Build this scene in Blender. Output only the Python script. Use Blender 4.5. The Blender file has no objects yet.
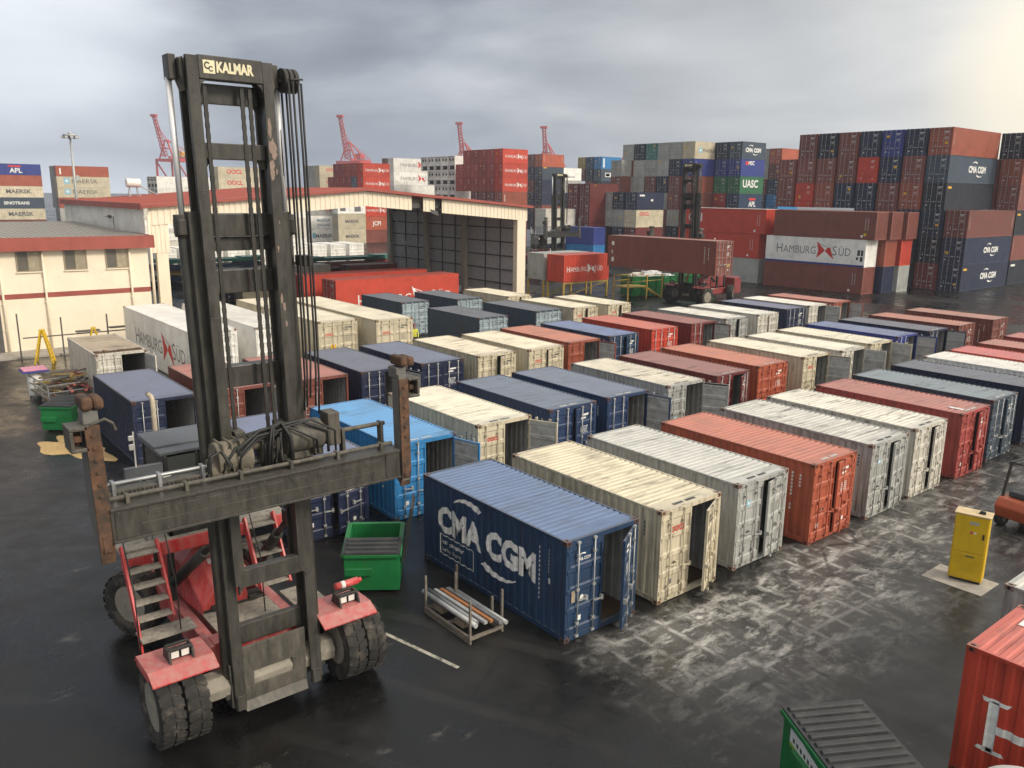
import bpy, bmesh, math, random
from mathutils import Vector, Matrix
random.seed(7)
R = math.radians
scn = bpy.context.scene
COL = scn.collection
PI = math.pi

# ------------------------------------------------------------------ camera
CH, CF, CYAW, CPITCH, CROLL = 10.3974, 821.78, 2.4580649, 0.225856, 0.01226646
_fw = Vector((math.cos(CYAW)*math.cos(CPITCH), math.sin(CYAW)*math.cos(CPITCH), -math.sin(CPITCH)))
_r0 = Vector((math.sin(CYAW), -math.cos(CYAW), 0))
_u0 = _r0.cross(_fw)
_r = _r0*math.cos(CROLL) + _u0*math.sin(CROLL)
_u = _u0*math.cos(CROLL) - _r0*math.sin(CROLL)
camd = bpy.data.cameras.new('camera')
camd.sensor_width = 36.0
camd.lens = CF/1024*36.0
camd.clip_start = 0.1
camd.clip_end = 6000
cam = bpy.data.objects.new('camera', camd)
COL.objects.link(cam)
m = Matrix.Identity(4)
for i in range(3):
    m[i][0] = _r[i]; m[i][1] = _u[i]; m[i][2] = -_fw[i]
m[2][3] = CH
cam.matrix_world = m
scn.camera = cam

# ------------------------------------------------------------------ materials
def srgb(h):
    h = h.lstrip('#')
    o = []
    for i in (0, 2, 4):
        c = int(h[i:i+2], 16)/255
        o.append(c/12.92 if c <= 0.04045 else ((c+0.055)/1.055)**2.4)
    return tuple(o)

def mat_base(name):
    m = bpy.data.materials.new(name)
    m.use_nodes = True
    nt = m.node_tree
    nt.nodes.clear()
    out = nt.nodes.new('ShaderNodeOutputMaterial')
    b = nt.nodes.new('ShaderNodeBsdfPrincipled')
    nt.links.new(b.outputs[0], out.inputs[0])
    return m, nt, b

def N(nt, t, **k):
    n = nt.nodes.new(t)
    for a, v in k.items():
        setattr(n, a, v)
    return n

def mapping(nt, scale, offset_random=True):
    tc = N(nt, 'ShaderNodeTexCoord')
    mp = N(nt, 'ShaderNodeMapping')
    mp.inputs['Scale'].default_value = scale
    nt.links.new(tc.outputs['Object'], mp.inputs[0])
    if offset_random:
        oi = N(nt, 'ShaderNodeObjectInfo')
        cx = N(nt, 'ShaderNodeCombineXYZ')
        mm = N(nt, 'ShaderNodeMath', operation='MULTIPLY')
        mm.inputs[1].default_value = 61.7
        nt.links.new(oi.outputs['Random'], mm.inputs[0])
        nt.links.new(mm.outputs[0], cx.inputs[0]); nt.links.new(mm.outputs[0], cx.inputs[1])
        nt.links.new(cx.outputs[0], mp.inputs[1])
    return mp

def noise(nt, mp, scale, detail=4, rough=0.6):
    n = N(nt, 'ShaderNodeTexNoise')
    n.inputs['Scale'].default_value = scale
    n.inputs['Detail'].default_value = detail
    n.inputs['Roughness'].default_value = rough
    nt.links.new(mp.outputs[0], n.inputs['Vector'])
    return n

def ramp(nt, src, stops):
    r = N(nt, 'ShaderNodeValToRGB')
    el = r.color_ramp.elements
    while len(el) < len(stops):
        el.new(0.5)
    for e, (p, c) in zip(el, stops):
        e.position = p
        e.color = c if len(c) == 4 else (*c, 1)
    nt.links.new(src, r.inputs[0])
    return r

def mixc(nt, fac, a, b, mode='MIX'):
    m = N(nt, 'ShaderNodeMix', data_type='RGBA', blend_type=mode)
    for sock, v in ((m.inputs['Factor'], fac), (m.inputs['A'] if False else m.inputs[6], a), (m.inputs[7], b)):
        if isinstance(v, (int, float)):
            sock.default_value = v
        elif isinstance(v, tuple):
            sock.default_value = v if len(v) == 4 else (*v, 1)
        else:
            nt.links.new(v, sock)
    return m.outputs[2]

def math_(nt, op, a, b=None, clamp=False):
    n = N(nt, 'ShaderNodeMath', operation=op, use_clamp=clamp)
    for i, v in ((0, a), (1, b)):
        if v is None: continue
        if isinstance(v, (int, float)): n.inputs[i].default_value = v
        else: nt.links.new(v, n.inputs[i])
    return n.outputs[0]

W3 = lambda v: (v, v, v, 1)

def paint_mat(name, use_obj=True, color=(.5, .5, .5), rough=.5, wear=.5, grime=1.0, fade=.14, dust=None, metal=0.0, tvar=1.0):
    """weathered sheet-steel paint; colour and wear come from the object itself"""
    m, nt, b = mat_base(name)
    oi = N(nt, 'ShaderNodeObjectInfo')
    base = oi.outputs['Color'] if use_obj else color
    wearv = oi.outputs['Alpha'] if use_obj else wear
    mp1 = mapping(nt, (1, 1, 1))
    n1 = noise(nt, mp1, 0.9, 5, .65)
    tone = ramp(nt, n1.outputs['Fac'], [(.25, W3(1-.30*tvar)), (.5, W3(1-.04*tvar)), (.75, W3(1+.10*tvar))])
    c = mixc(nt, 1.0, base, tone.outputs[0], 'MULTIPLY')
    # sun-bleached chalky paint on upward faces
    geo = N(nt, 'ShaderNodeNewGeometry')
    sep = N(nt, 'ShaderNodeSeparateXYZ')
    nt.links.new(geo.outputs['Normal'], sep.inputs[0])
    up = math_(nt, 'SMOOTH_MIN', math_(nt, 'MAXIMUM', sep.outputs[2], 0.0), 1.0)
    upm = ramp(nt, sep.outputs[2], [(.55, W3(0)), (.75, W3(1))])
    c = mixc(nt, math_(nt, 'MULTIPLY', upm.outputs[0], fade), c, (.62, .60, .56))
    # rain streaks down the walls
    mp2 = mapping(nt, (5.5, 5.5, .35))
    n2 = noise(nt, mp2, 1.6, 3, .6)
    st = ramp(nt, n2.outputs['Fac'], [(.48, W3(0)), (.72, W3(.55*grime))])
    wall = math_(nt, 'SUBTRACT', 1.0, upm.outputs[0])
    c = mixc(nt, math_(nt, 'MULTIPLY', math_(nt, 'MULTIPLY', st.outputs[0], wall), math_(nt, 'ADD', wearv, .15)), c, (.045, .036, .028))
    # dirt lying across the roof ribs
    mp3 = mapping(nt, (3.4, .42, 1))
    n3 = noise(nt, mp3, 1.5, 5, .7)
    sr = ramp(nt, n3.outputs['Fac'], [(.50, W3(0)), (.66, W3(.85*grime))])
    loc = ramp(nt, noise(nt, mp1, .55, 3, .5).outputs['Fac'], [(.42, W3(.12)), (.60, W3(1))])
    srl = math_(nt, 'MULTIPLY', sr.outputs[0], loc.outputs[0])
    c = mixc(nt, math_(nt, 'MULTIPLY', math_(nt, 'MULTIPLY', srl, upm.outputs[0]), math_(nt, 'ADD', wearv, .1)), c, (.05, .042, .034))
    # rust
    # rust runs below the seams
    mp6 = mapping(nt, (7.0, 7.0, .30))
    n6 = noise(nt, mp6, 1.3, 5, .68)
    rs = ramp(nt, n6.outputs['Fac'], [(.60, W3(0)), (.72, W3(.8))])
    c = mixc(nt, math_(nt, 'MULTIPLY', math_(nt, 'MULTIPLY', rs.outputs[0], wall), wearv), c, (.13, .055, .028))
    mp4 = mapping(nt, (1.6, 1.6, .9))
    n4 = noise(nt, mp4, 2.6, 8, .72)
    thr = math_(nt, 'SUBTRACT', .78, math_(nt, 'MULTIPLY', wearv, .18))
    rf = math_(nt, 'MULTIPLY', math_(nt, 'SUBTRACT', n4.outputs['Fac'], thr), 9.0, True)
    rustc = ramp(nt, n1.outputs['Fac'], [(.35, (.045, .020, .012)), (.65, (.17, .062, .026))])
    c = mixc(nt, rf, c, rustc.outputs[0])
    if dust:
        mp5 = mapping(nt, (2.2, 2.2, .55))
        n5 = noise(nt, mp5, 3.0, 6, .7)
        df = ramp(nt, n5.outputs['Fac'], [(.38, W3(0)), (.7, W3(dust[1]))])
        c = mixc(nt, df.outputs[0], c, dust[0])
    nt.links.new(c, b.inputs['Base Color'])
    rr = ramp(nt, n1.outputs['Fac'], [(.3, W3(max(.15, rough-.12))), (.7, W3(min(1, rough+.15)))])
    r2 = mixc(nt, rf, rr.outputs[0], W3(.9))
    nt.links.new(r2, b.inputs['Roughness'])
    b.inputs['Metallic'].default_value = metal
    b.inputs['Specular IOR Level'].default_value = .4
    bp = N(nt, 'ShaderNodeBump')
    bp.inputs['Strength'].default_value = .35
    bp.inputs['Distance'].default_value = .05
    dn = noise(nt, mp1, 1.7, 3, .5)
    nt.links.new(math_(nt, 'ADD', math_(nt, 'MULTIPLY', n4.outputs['Fac'], .10), dn.outputs['Fac']), bp.inputs['Height'])
    nt.links.new(bp.outputs[0], b.inputs['Normal'])
    return m

def simple_mat(name, color, rough=.6, metal=0.0, var=.25, scale=3.0, spec=.5, use_obj=False, dirt=None):
    m, nt, b = mat_base(name)
    if use_obj:
        oi = N(nt, 'ShaderNodeObjectInfo'); base = oi.outputs['Color']
    else:
        base = color
    mp = mapping(nt, (1, 1, 1))
    n1 = noise(nt, mp, scale, 6, .65)
    tone = ramp(nt, n1.outputs['Fac'], [(.3, W3(1-var)), (.7, W3(1+var*.5))])
    c = mixc(nt, 1.0, base, tone.outputs[0], 'MULTIPLY')
    if dirt:
        n2 = noise(nt, mp, scale*.6, 7, .7)
        f = ramp(nt, n2.outputs['Fac'], [(dirt[1], W3(0)), (dirt[1]+.16, W3(dirt[2]))])
        c = mixc(nt, f.outputs[0], c, dirt[0])
    nt.links.new(c, b.inputs['Base Color'])
    b.inputs['Metallic'].default_value = metal
    b.inputs['Specular IOR Level'].default_value = spec
    rr = ramp(nt, n1.outputs['Fac'], [(.3, W3(max(.05, rough-.1))), (.7, W3(min(1, rough+.1)))])
    nt.links.new(rr.outputs[0], b.inputs['Roughness'])
    return m

M = {}
M['paint'] = paint_mat('weathered_paint')
M['interior'] = simple_mat('primer_grey_interior', (.40, .405, .395), .6, var=.3, dirt=((.10, .075, .05), .55, .6))
M['rod'] = simple_mat('galvanised_rod', (.42, .43, .43), .45, .35, var=.35, dirt=((.12, .07, .04), .6, .6))
M['mark'] = simple_mat('stencil_paint', (1, 1, 1), .55, var=.3, scale=6, use_obj=True)
M['casting'] = M['paint']
M['wood'] = simple_mat('plywood_floor', (.12, .075, .045), .8, var=.4)
M['hole'] = simple_mat('dark_recess', (.008, .008, .008), .95)  # near-black colour painted for the shade inside openings
M['rubber'] = simple_mat('tyre_rubber', (.022, .021, .020), .85, var=.3, scale=5, dirt=((.13, .11, .085), .50, .65))
M['mast'] = paint_mat('mast_steel', False, (.030, .029, .025), .40, .2, .6, .05, dust=((.20, .185, .16), .26))
M['blacksteel'] = paint_mat('black_steel', False, (.020, .020, .019), .5, .1, .5, .03, dust=((.10, .09, .075), .35))
M['chrome'] = simple_mat('polished_rod', (.92, .92, .93), .35, .35, var=.04)
M['hose'] = simple_mat('rubber_hose', (.018, .018, .018), .6)
M['rust'] = simple_mat('rusty_steel', (.125, .064, .036), .85, var=.6, scale=6, dirt=((.035, .030, .026), .46, .9))
M['redpaint'] = paint_mat('faded_red_paint', False, (.46, .035, .038), .5, .3, .7, .16, dust=((.42, .33, .29), .55))
M['redclean'] = paint_mat('red_paint', False, (.58, .045, .045), .35, .1, .5, .06, dust=((.50, .38, .34), .30))
M['grating'] = simple_mat('dusty_tread_plate', (.33, .30, .25), .8, var=.3, scale=9, dirt=((.12, .10, .085), .5, .7))
M['glass'] = simple_mat('dark_glass', (.012, .018, .016), .06, spec=.8, var=.05)
M['lamp'] = simple_mat('lamp_lens', (.75, .73, .68), .2, var=.1)
M['stain_steel'] = simple_mat('dull_steel', (.34, .35, .36), .42, .6, var=.3, dirt=((.16, .10, .06), .58, .6))
M['galv'] = simple_mat('galvanised_steel', (.45, .46, .46), .5, .3, var=.25)
M['cream'] = paint_mat('cream_wall', False, (.83, .735, .58), .7, .08, .25, 0.0, tvar=.35)
M['redtrim'] = paint_mat('red_trim', False, (.33, .082, .062), .55, .12, .5, .10)
M['greyroof'] = paint_mat('grey_roof_sheet', False, (.30, .275, .24), .6, .25, .7, .1)
M['darkclad'] = simple_mat('grey_cladding', (.50, .495, .49), .7, var=.2)
M['girt'] = simple_mat('steel_girt', (.09, .088, .085), .7)
M['colsteel'] = simple_mat('column_paint', (.42, .38, .30), .7, var=.2)
M['plainwhite'] = paint_mat('white_paint', False, (.78, .77, .73), .4, .15, .4, 0)
M['yellow'] = paint_mat('yellow_paint', False, (.68, .44, .015), .4, .12, .4, .02)
M['yellowdull'] = simple_mat('dull_yellow_paint', (.48, .33, .07), .6, var=.3)
M['green'] = paint_mat('green_paint', False, (.01, .17, .045), .45, .35, .7, .03)
M['lid'] = simple_mat('plastic_lid', (.028, .030, .032), .5, var=.25, dirt=((.10, .095, .09), .5, .35))
M['concrete'] = simple_mat('concrete', (.36, .33, .29), .85, var=.3)
M['skin'] = simple_mat('skin', (.36, .19, .13), .6)
M['hivis'] = simple_mat('hivis_cloth', (.72, .70, .08), .8)
M['darkcloth'] = simple_mat('dark_trousers', (.03, .03, .045), .9)
M['rubble'] = simple_mat('white_waste', (.8, .8, .8), .8)
M['sand'] = simple_mat('sand', (.52, .36, .16), .95, var=.3, scale=6)
M['cranered'] = simple_mat('crane_red', (.56, .055, .045), .6)
M['orange'] = paint_mat('orange_paint', False, (.44, .095, .035), .45, .2, .5, .05)
M['beige'] = simple_mat('heat_stained_pipe', (.55, .47, .36), .5, .1, var=.25)

# ------------------------------------------------------------------ mesh builder
class MB:
    def __init__(self, tf=None):
        self.v = []; self.f = []; self.mi = []; self.sm = []; self.tf = tf
    def face(self, idx, mi=0, sm=False):
        self.f.append(tuple(idx)); self.mi.append(mi); self.sm.append(sm)
    def add(self, vs, fs, mi=0, sm=False):
        o = len(self.v)
        self.v += [tuple(v) for v in vs]
        for f in fs:
            self.face([i+o for i in f], mi, sm)
        return self
    def box(self, x0, x1, y0, y1, z0, z1, mi=0):
        vs = [(x, y, z) for z in (z0, z1) for y in (y0, y1) for x in (x0, x1)]
        return self.add(vs, [(0, 2, 3, 1), (4, 5, 7, 6), (0, 1, 5, 4), (2, 6, 7, 3), (0, 4, 6, 2), (1, 3, 7, 5)], mi)
    def hexa(self, b, t, mi=0):
        """prism between two loops of equal length"""
        n = len(b)
        fs = [tuple(reversed(range(n))), tuple(range(n, 2*n))]
        for i in range(n):
            j = (i+1) % n
            fs.append((i, j, n+j, n+i))
        return self.add(list(b)+list(t), fs, mi)
    def prism(self, pts, axis, a0, a1, mi=0):
        """2D polygon extruded along axis: axis 'x' pts=(y,z), 'y' pts=(x,z), 'z' pts=(x,y)"""
        def mk(p, a):
            return {'x': (a, p[0], p[1]), 'y': (p[0], a, p[1]), 'z': (p[0], p[1], a)}[axis]
        return self.hexa([mk(p, a0) for p in pts], [mk(p, a1) for p in pts], mi)
    def bar(self, p, q, w, h=None, mi=0, up=(0, 0, 1)):
        h = h or w
        p = Vector(p); q = Vector(q); d = (q-p).normalized()
        upv = Vector(up)
        if abs(d.dot(upv)) > .98: upv = Vector((1, 0, 0))
        s = d.cross(upv).normalized(); u = s.cross(d)
        c = [s*w/2+u*h/2, -s*w/2+u*h/2, -s*w/2-u*h/2, s*w/2-u*h/2]
        return self.hexa([p+k for k in c], [q+k for k in c], mi)
    def cyl(self, p, q, r, n=14, mi=0, r2=None, caps=True):
        p = Vector(p); q = Vector(q); d = (q-p).normalized()
        upv = Vector((0, 0, 1)) if abs(d.z) < .95 else Vector((1, 0, 0))
        s = d.cross(upv).normalized(); u = s.cross(d)
        r2 = r if r2 is None else r2
        o = len(self.v)
        for (c, rr) in ((p, r), (q, r2)):
            for i in range(n):
                a = 2*PI*i/n
                self.v.append(tuple(c + s*math.cos(a)*rr + u*math.sin(a)*rr))
        for i in range(n):
            j = (i+1) % n
            self.face((o+i, o+j, o+n+j, o+n+i), mi, True)
        if caps:
            self.face([o+i for i in reversed(range(n))], mi)
            self.face([o+n+i for i in range(n)], mi)
        return self
    def tube(self, pts, r, n=8, mi=0):
        pts = [Vector(p) for p in pts]
        o = len(self.v)
        for k, p in enumerate(pts):
            d = (pts[min(k+1, len(pts)-1)]-pts[max(k-1, 0)]).normalized()
            upv = Vector((0, 0, 1)) if abs(d.z) < .9 else Vector((1, 0, 0))
            s = d.cross(upv).normalized(); u = s.cross(d)
            for i in range(n):
                a = 2*PI*i/n
                self.v.append(tuple(p+s*math.cos(a)*r+u*math.sin(a)*r))
        for k in range(len(pts)-1):
            for i in range(n):
                j = (i+1) % n
                self.face((o+k*n+i, o+k*n+j, o+(k+1)*n+j, o+(k+1)*n+i), mi, True)
        self.face([o+i for i in reversed(range(n))], mi)
        e = o+(len(pts)-1)*n
        self.face([e+i for i in range(n)], mi)
        return self
    def lathe(self, prof, c, axis='y', n=28, mi=0, sm=True):
        """prof list of (a, r) along axis"""
        o = len(self.v); c = Vector(c)
        for (a, r) in prof:
            for i in range(n):
                t = 2*PI*i/n
                k = (r*math.cos(t), r*math.sin(t))
                v = {'y': (k[0], a, k[1]), 'x': (a, k[0], k[1]), 'z': (k[0], k[1], a)}[axis]
                self.v.append(tuple(c+Vector(v)))
        for p in range(len(prof)-1):
            for i in range(n):
                j = (i+1) % n
                self.face((o+p*n+i, o+p*n+j, o+(p+1)*n+j, o+(p+1)*n+i), mi, sm)
        self.face([o+i for i in range(n)], mi)
        e = o+(len(prof)-1)*n
        self.face([e+i for i in reversed(range(n))], mi)
        return self
    def mesh(self, name, mats):
        me = bpy.data.meshes.new(name)
        v = self.v
        if self.tf: v = [tuple(self.tf(Vector(p))) for p in v]
        me.from_pydata(v, [], self.f)
        for mt in (mats if isinstance(mats, (list, tuple)) else [mats]):
            me.materials.append(mt)
        me.polygons.foreach_set('material_index', self.mi)
        me.polygons.foreach_set('use_smooth', self.sm)
        bm = bmesh.new(); bm.from_mesh(me)
        bmesh.ops.recalc_face_normals(bm, faces=bm.faces)
        bm.to_mesh(me); bm.free()
        me.update()
        return me
    def obj(self, name, mats, parent=None, bevel=0, color=None, loc=None):
        o = bpy.data.objects.new(name, self.mesh(name, mats))
        COL.objects.link(o)
        if parent: o.parent = parent
        if loc: o.location = loc
        if color: o.color = color
        if bevel:
            b = o.modifiers.new('bevel', 'BEVEL'); b.width = bevel; b.segments = 2; b.limit_method = 'ANGLE'; b.angle_limit = R(40)
            b.harden_normals = False
        return o

def link(name, me, parent=None, loc=(0, 0, 0), rz=0, color=None):
    o = bpy.data.objects.new(name, me)
    COL.objects.link(o)
    o.parent = parent
    o.location = loc
    o.rotation_euler = (0, 0, rz)
    if color: o.color = color
    return o

def tag(o, label, cat, group=None, kind=None):
    o['label'] = label; o['category'] = cat
    if group: o['group'] = group
    if kind: o['kind'] = kind
    return o

def thing(name, label, cat, loc=(0, 0, 0), rz=0, group=None, scale=1.0):
    o = bpy.data.objects.new(name, None)
    COL.objects.link(o)
    o.location = loc; o.rotation_euler = (0, 0, rz); o.scale = (scale,)*3
    o.empty_display_size = .3
    return tag(o, label, cat, group)

def structure(o):
    o['kind'] = 'structure'
    return o

# ------------------------------------------------------------------ lettering
_tc = {}
def text_verts(txt, bold):
    """outline of a word as triangles in a unit box (height of capitals = 1), origin at left baseline"""
    k = (txt, bold)
    if k not in _tc:
        cu = bpy.data.curves.new('lettering', 'FONT')
        cu.body = txt; cu.size = 1.0; cu.offset = bold; cu.resolution_u = 3
        ob = bpy.data.objects.new('lettering', cu)
        COL.objects.link(ob)
        bpy.context.view_layer.update()
        me = bpy.data.meshes.new_from_object(ob.evaluated_get(bpy.context.evaluated_depsgraph_get()))
        bm = bmesh.new(); bm.from_mesh(me)
        bmesh.ops.remove_doubles(bm, verts=bm.verts, dist=1e-4)
        vs = [tuple(v.co) for v in bm.verts]
        fs = [tuple(v.index for v in f.verts) for f in bm.faces]
        bm.free()
        bpy.data.objects.remove(ob); bpy.data.curves.remove(cu); bpy.data.meshes.remove(me)
        x0 = min(v[0] for v in vs); x1 = max(v[0] for v in vs)
        y1 = max(v[1] for v in vs); y0 = min(v[1] for v in vs)
        cap = .729
        vs = [((v[0]-x0)/cap, v[1]/cap) for v in vs]
        _tc[k] = (vs, fs, (x1-x0)/cap)
    return _tc[k]
# ------------------------------------------------------------------ shipping containers
CW = 2.438
PERIOD = .28
def corr_depth(x, L):
    t = (x + L/2 - .12) % PERIOD
    if t < .105: return 0
    if t < .145: return .028*(t-.105)/.04
    if t < .245: return .028
    return .028*(1-(t-.245)/.035)
def corr_breaks(L, a, b):
    out = []
    k = -L/2+.12
    while k < b:
        for q in (0, .105, .145, .245):
            if a < k+q < b: out.append(k+q)
        k += PERIOD
    return out
YP = CW/2-.014          # outermost plane of the side panels

def side_mesh(L, H, flat=False):
    """one side panel facing -y with a primer-grey inner skin"""
    b = MB()
    a, e = -L/2+.12, L/2-.12
    xs = [a, e] if flat else [a]+corr_breaks(L, a, e)+[e]
    z0, z1 = .13, H-.06
    for skin, mi in ((0, 0), (.006, 1)):
        o = len(b.v)
        for x in xs:
            d = 0 if flat else corr_depth(x, L)
            b.v += [(x, -YP+d+skin, z0), (x, -YP+d+skin, z1)]
        for i in range(len(xs)-1):
            q = (o+2*i, o+2*i+2, o+2*i+3, o+2*i+1)
            b.face(q if skin == 0 else q[::-1], mi)
    return b

def roof_mesh(L, H, flat=False):
    b = MB()
    a, e = -L/2+.10, L/2-.30
    y0, y1 = -CW/2+.05, CW/2-.05
    per = .209
    xs = [(a, 0)]
    if not flat:
        x = a+.1
        while x+per < e:
            xs += [(x, 0), (x+.03, .022), (x+.085, .022), (x+.115, 0)]
            x += per
    xs += [(e, 0), (e+.2, 0)]
    for skin, mi in ((0, 0), (.006, 1)):
        o = len(b.v)
        for x, d in xs:
            z = H-.012-d-skin
            b.v += [(x, y0, z), (x, y1, z)]
        for i in range(len(xs)-1):
            q = (o+2*i, o+2*i+2, o+2*i+3, o+2*i+1)
            b.face(q if skin == 0 else q[::-1], mi)
    return b

def end_mesh(L, H):
    b = MB()
    X = -L/2+.014
    y = -CW/2+.12
    ys = [(y, 0)]
    while y+.25 < CW/2-.12:
        ys += [(y+.10, 0), (y+.135, .04), (y+.21, .04), (y+.245, 0)]
        y += .245
    ys.append((CW/2-.12, 0))
    for skin, mi in ((0, 0), (.006, 1)):
        o = len(b.v)
        for yy, d in ys:
            b.v += [(X+d+skin, yy, .13), (X+d+skin, yy, H-.06)]
        for i in range(len(ys)-1):
            q = (o+2*i, o+2*i+2, o+2*i+3, o+2*i+1)
            b.face(q if skin else q[::-1], mi)
    return b

def frame_mesh(L, H):
    b = MB()
    w = CW/2; l = L/2
    for sx in (-1, 1):
        for sy in (-1, 1):
            x0, x1 = sorted((sx*(l-.004), sx*(l-.13))); y0, y1 = sorted((sy*(w-.004), sy*(w-.085)))
            b.box(x0, x1, y0, y1, .117, H-.117)
    for sy in (-1, 1):
        y0, y1 = sorted((sy*(w-.006), sy*(w-.066)))
        b.box(-l+.178, l-.178, y0, y1, H-.070, H-.004)
        b.box(-l+.178, l-.178, y0, y1, .03, .165)
        for k in (-.85, .85):                                  # forklift pocket lips
            if L < 7: b.box(k-.19, k+.19, *sorted((sy*(w-.004), sy*(w-.02))), .022, .135)
    for sx in (-1, 1):
        x0, x1 = sorted((sx*(l-.006), sx*(l-.10)))
        b.box(x0, x1, -w+.162, w-.162, H-.125, H-.006)
        b.box(x0, x1, -w+.162, w-.162, .02, .15)
    return b

def floor_mesh(L, H):
    b = MB()
    b.box(-L/2+.12, L/2-.11, -CW/2+.07, CW/2-.07, .135, .16)
    x = -L/2+.5
    while x < L/2-.4:
        b.box(x, x+.05, -CW/2+.07, CW/2-.07, .04, .133)
        x += .62
    return b

def casting_mesh():
    b = MB()
    b.box(-.089, .089, -.081, .081, 0, .118)
    for s in (-1, 1):
        b.prism([(.05*math.cos(t)*.8, .059+.034*math.sin(t)) for t in [2*PI*i/10 for i in range(10)]], 'y', *sorted((s*.0812, s*.083)), mi=1)  # raised dark ovals paint in the shade of the casting holes
        b.prism([(.045*math.cos(t)*.8, .059+.034*math.sin(t)) for t in [2*PI*i/10 for i in range(10)]], 'x', *sorted((s*.0892, s*.091)), mi=1)
    b.prism([(.05*math.cos(t), .032*math.sin(t)) for t in [2*PI*i/10 for i in range(10)]], 'z', .1182, .120, mi=1)
    return b

DW = CW/2-.10       # door leaf width
def door_panel(b, H, s, mi_in=1):
    """leaf hinged on the z axis, running along s*y, outer face at x=0; horizontally swaged"""
    h0, h1 = .165, H-.135
    z = h0+.09
    n = 4
    step = (h1-h0-.18)/n
    prof = [(h0, 0), (z, 0)]
    for i in range(n):
        zz = z+i*step
        prof += [(zz+.06, 0), (zz+.10, .032), (zz+step-.10, .032), (zz+step-.06, 0)]
    prof += [(h1-.09, 0), (h1, 0)]
    ya, yb = .06*s, (DW-.055)*s
    for skin, mi in ((0, 0), (.028, mi_in)):
        o = len(b.v)
        for zz, d in prof:
            x = -d-skin if skin == 0 else -.042-(.03-d)*.4
            b.v += [(x, ya, zz), (x, yb, zz)]
        for i in range(len(prof)-1):
            b.face((o+2*i, o+2*i+1, o+2*i+3, o+2*i+2), mi)
    for (y0, y1) in ((0, .06), (DW-.055, DW)):
        b.box(-.055, .006, *sorted((s*y0, s*y1)), h0, h1)
    b.box(-.054, .005, *sorted((s*.06, s*(DW-.055))), h0, h0+.07)
    b.box(-.054, .005, *sorted((s*.06, s*(DW-.055))), h1-.07, h1)
    for k in range(5):                                         # hinges
        zz = h0+.15+k*(h1-h0-.3)/4
        b.box(-.03, .03, *sorted((s*-.055, s*.05)), zz-.05, zz+.05)
    return b

def rod_mesh(H, s, y, handle, n=8):
    b = MB()
    h0, h1 = .10, H-.06
    b.cyl((.045, s*y, h0), (.045, s*y, h1), .019, n)
    for zz in (h0+.02, h1-.02, h0+.35, h1-.35, (h0+h1)/2):
        b.box(.008, .068, s*y-.045, s*y+.045, zz-.03, zz+.03)
    zz = 1.05 if handle else .9
    b.bar((.075, s*(y-.02), zz), (.075, s*(y+.30), zz-.015), .03, .035)
    b.box(.008, .085, *sorted((s*(y+.24), s*(y+.31))), zz-.07, zz+.05)
    return b

def mark_quads(b, H, s, seed, mi=0, x=.002):
    """unreadable stencilled data blocks on a door leaf, lying in the swaged panels"""
    rr = random.Random(seed)
    def q(y0, y1, z0, z1, xx):
        o = len(b.v)
        b.v += [(xx, s*y0, z0), (xx, s*y1, z0), (xx, s*y1, z1), (xx, s*y0, z1)]
        b.face((o, o+1, o+2, o+3), mi)
    h0, h1 = .255, H-.225
    step = (h1-h0)/4
    if s < 0:      # the right-hand leaf as seen from outside carries the numbers
        zt = h1-.20
        q(.34, .80, zt-.05, zt+.03, -.029)
        q(.50, .80, zt-.17, zt-.10, -.029)
        for k in range(5):
            z = h1-step-.16-k*.062
            y = .36+rr.random()*.05
            while y < .78:
                w = .03+rr.random()*.07
                q(y, min(.8, y+w), z, z+.03, -.029)
                y += w+.03
        q(.40, .52, h0+.15, h0+.27, -.029)
    else:
        q(.34, .46, h0+.20, h0+.34, -.029)
        q(.52, .60, h0+step+.2, h0+step+.27, -.029)
    return b

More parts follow.
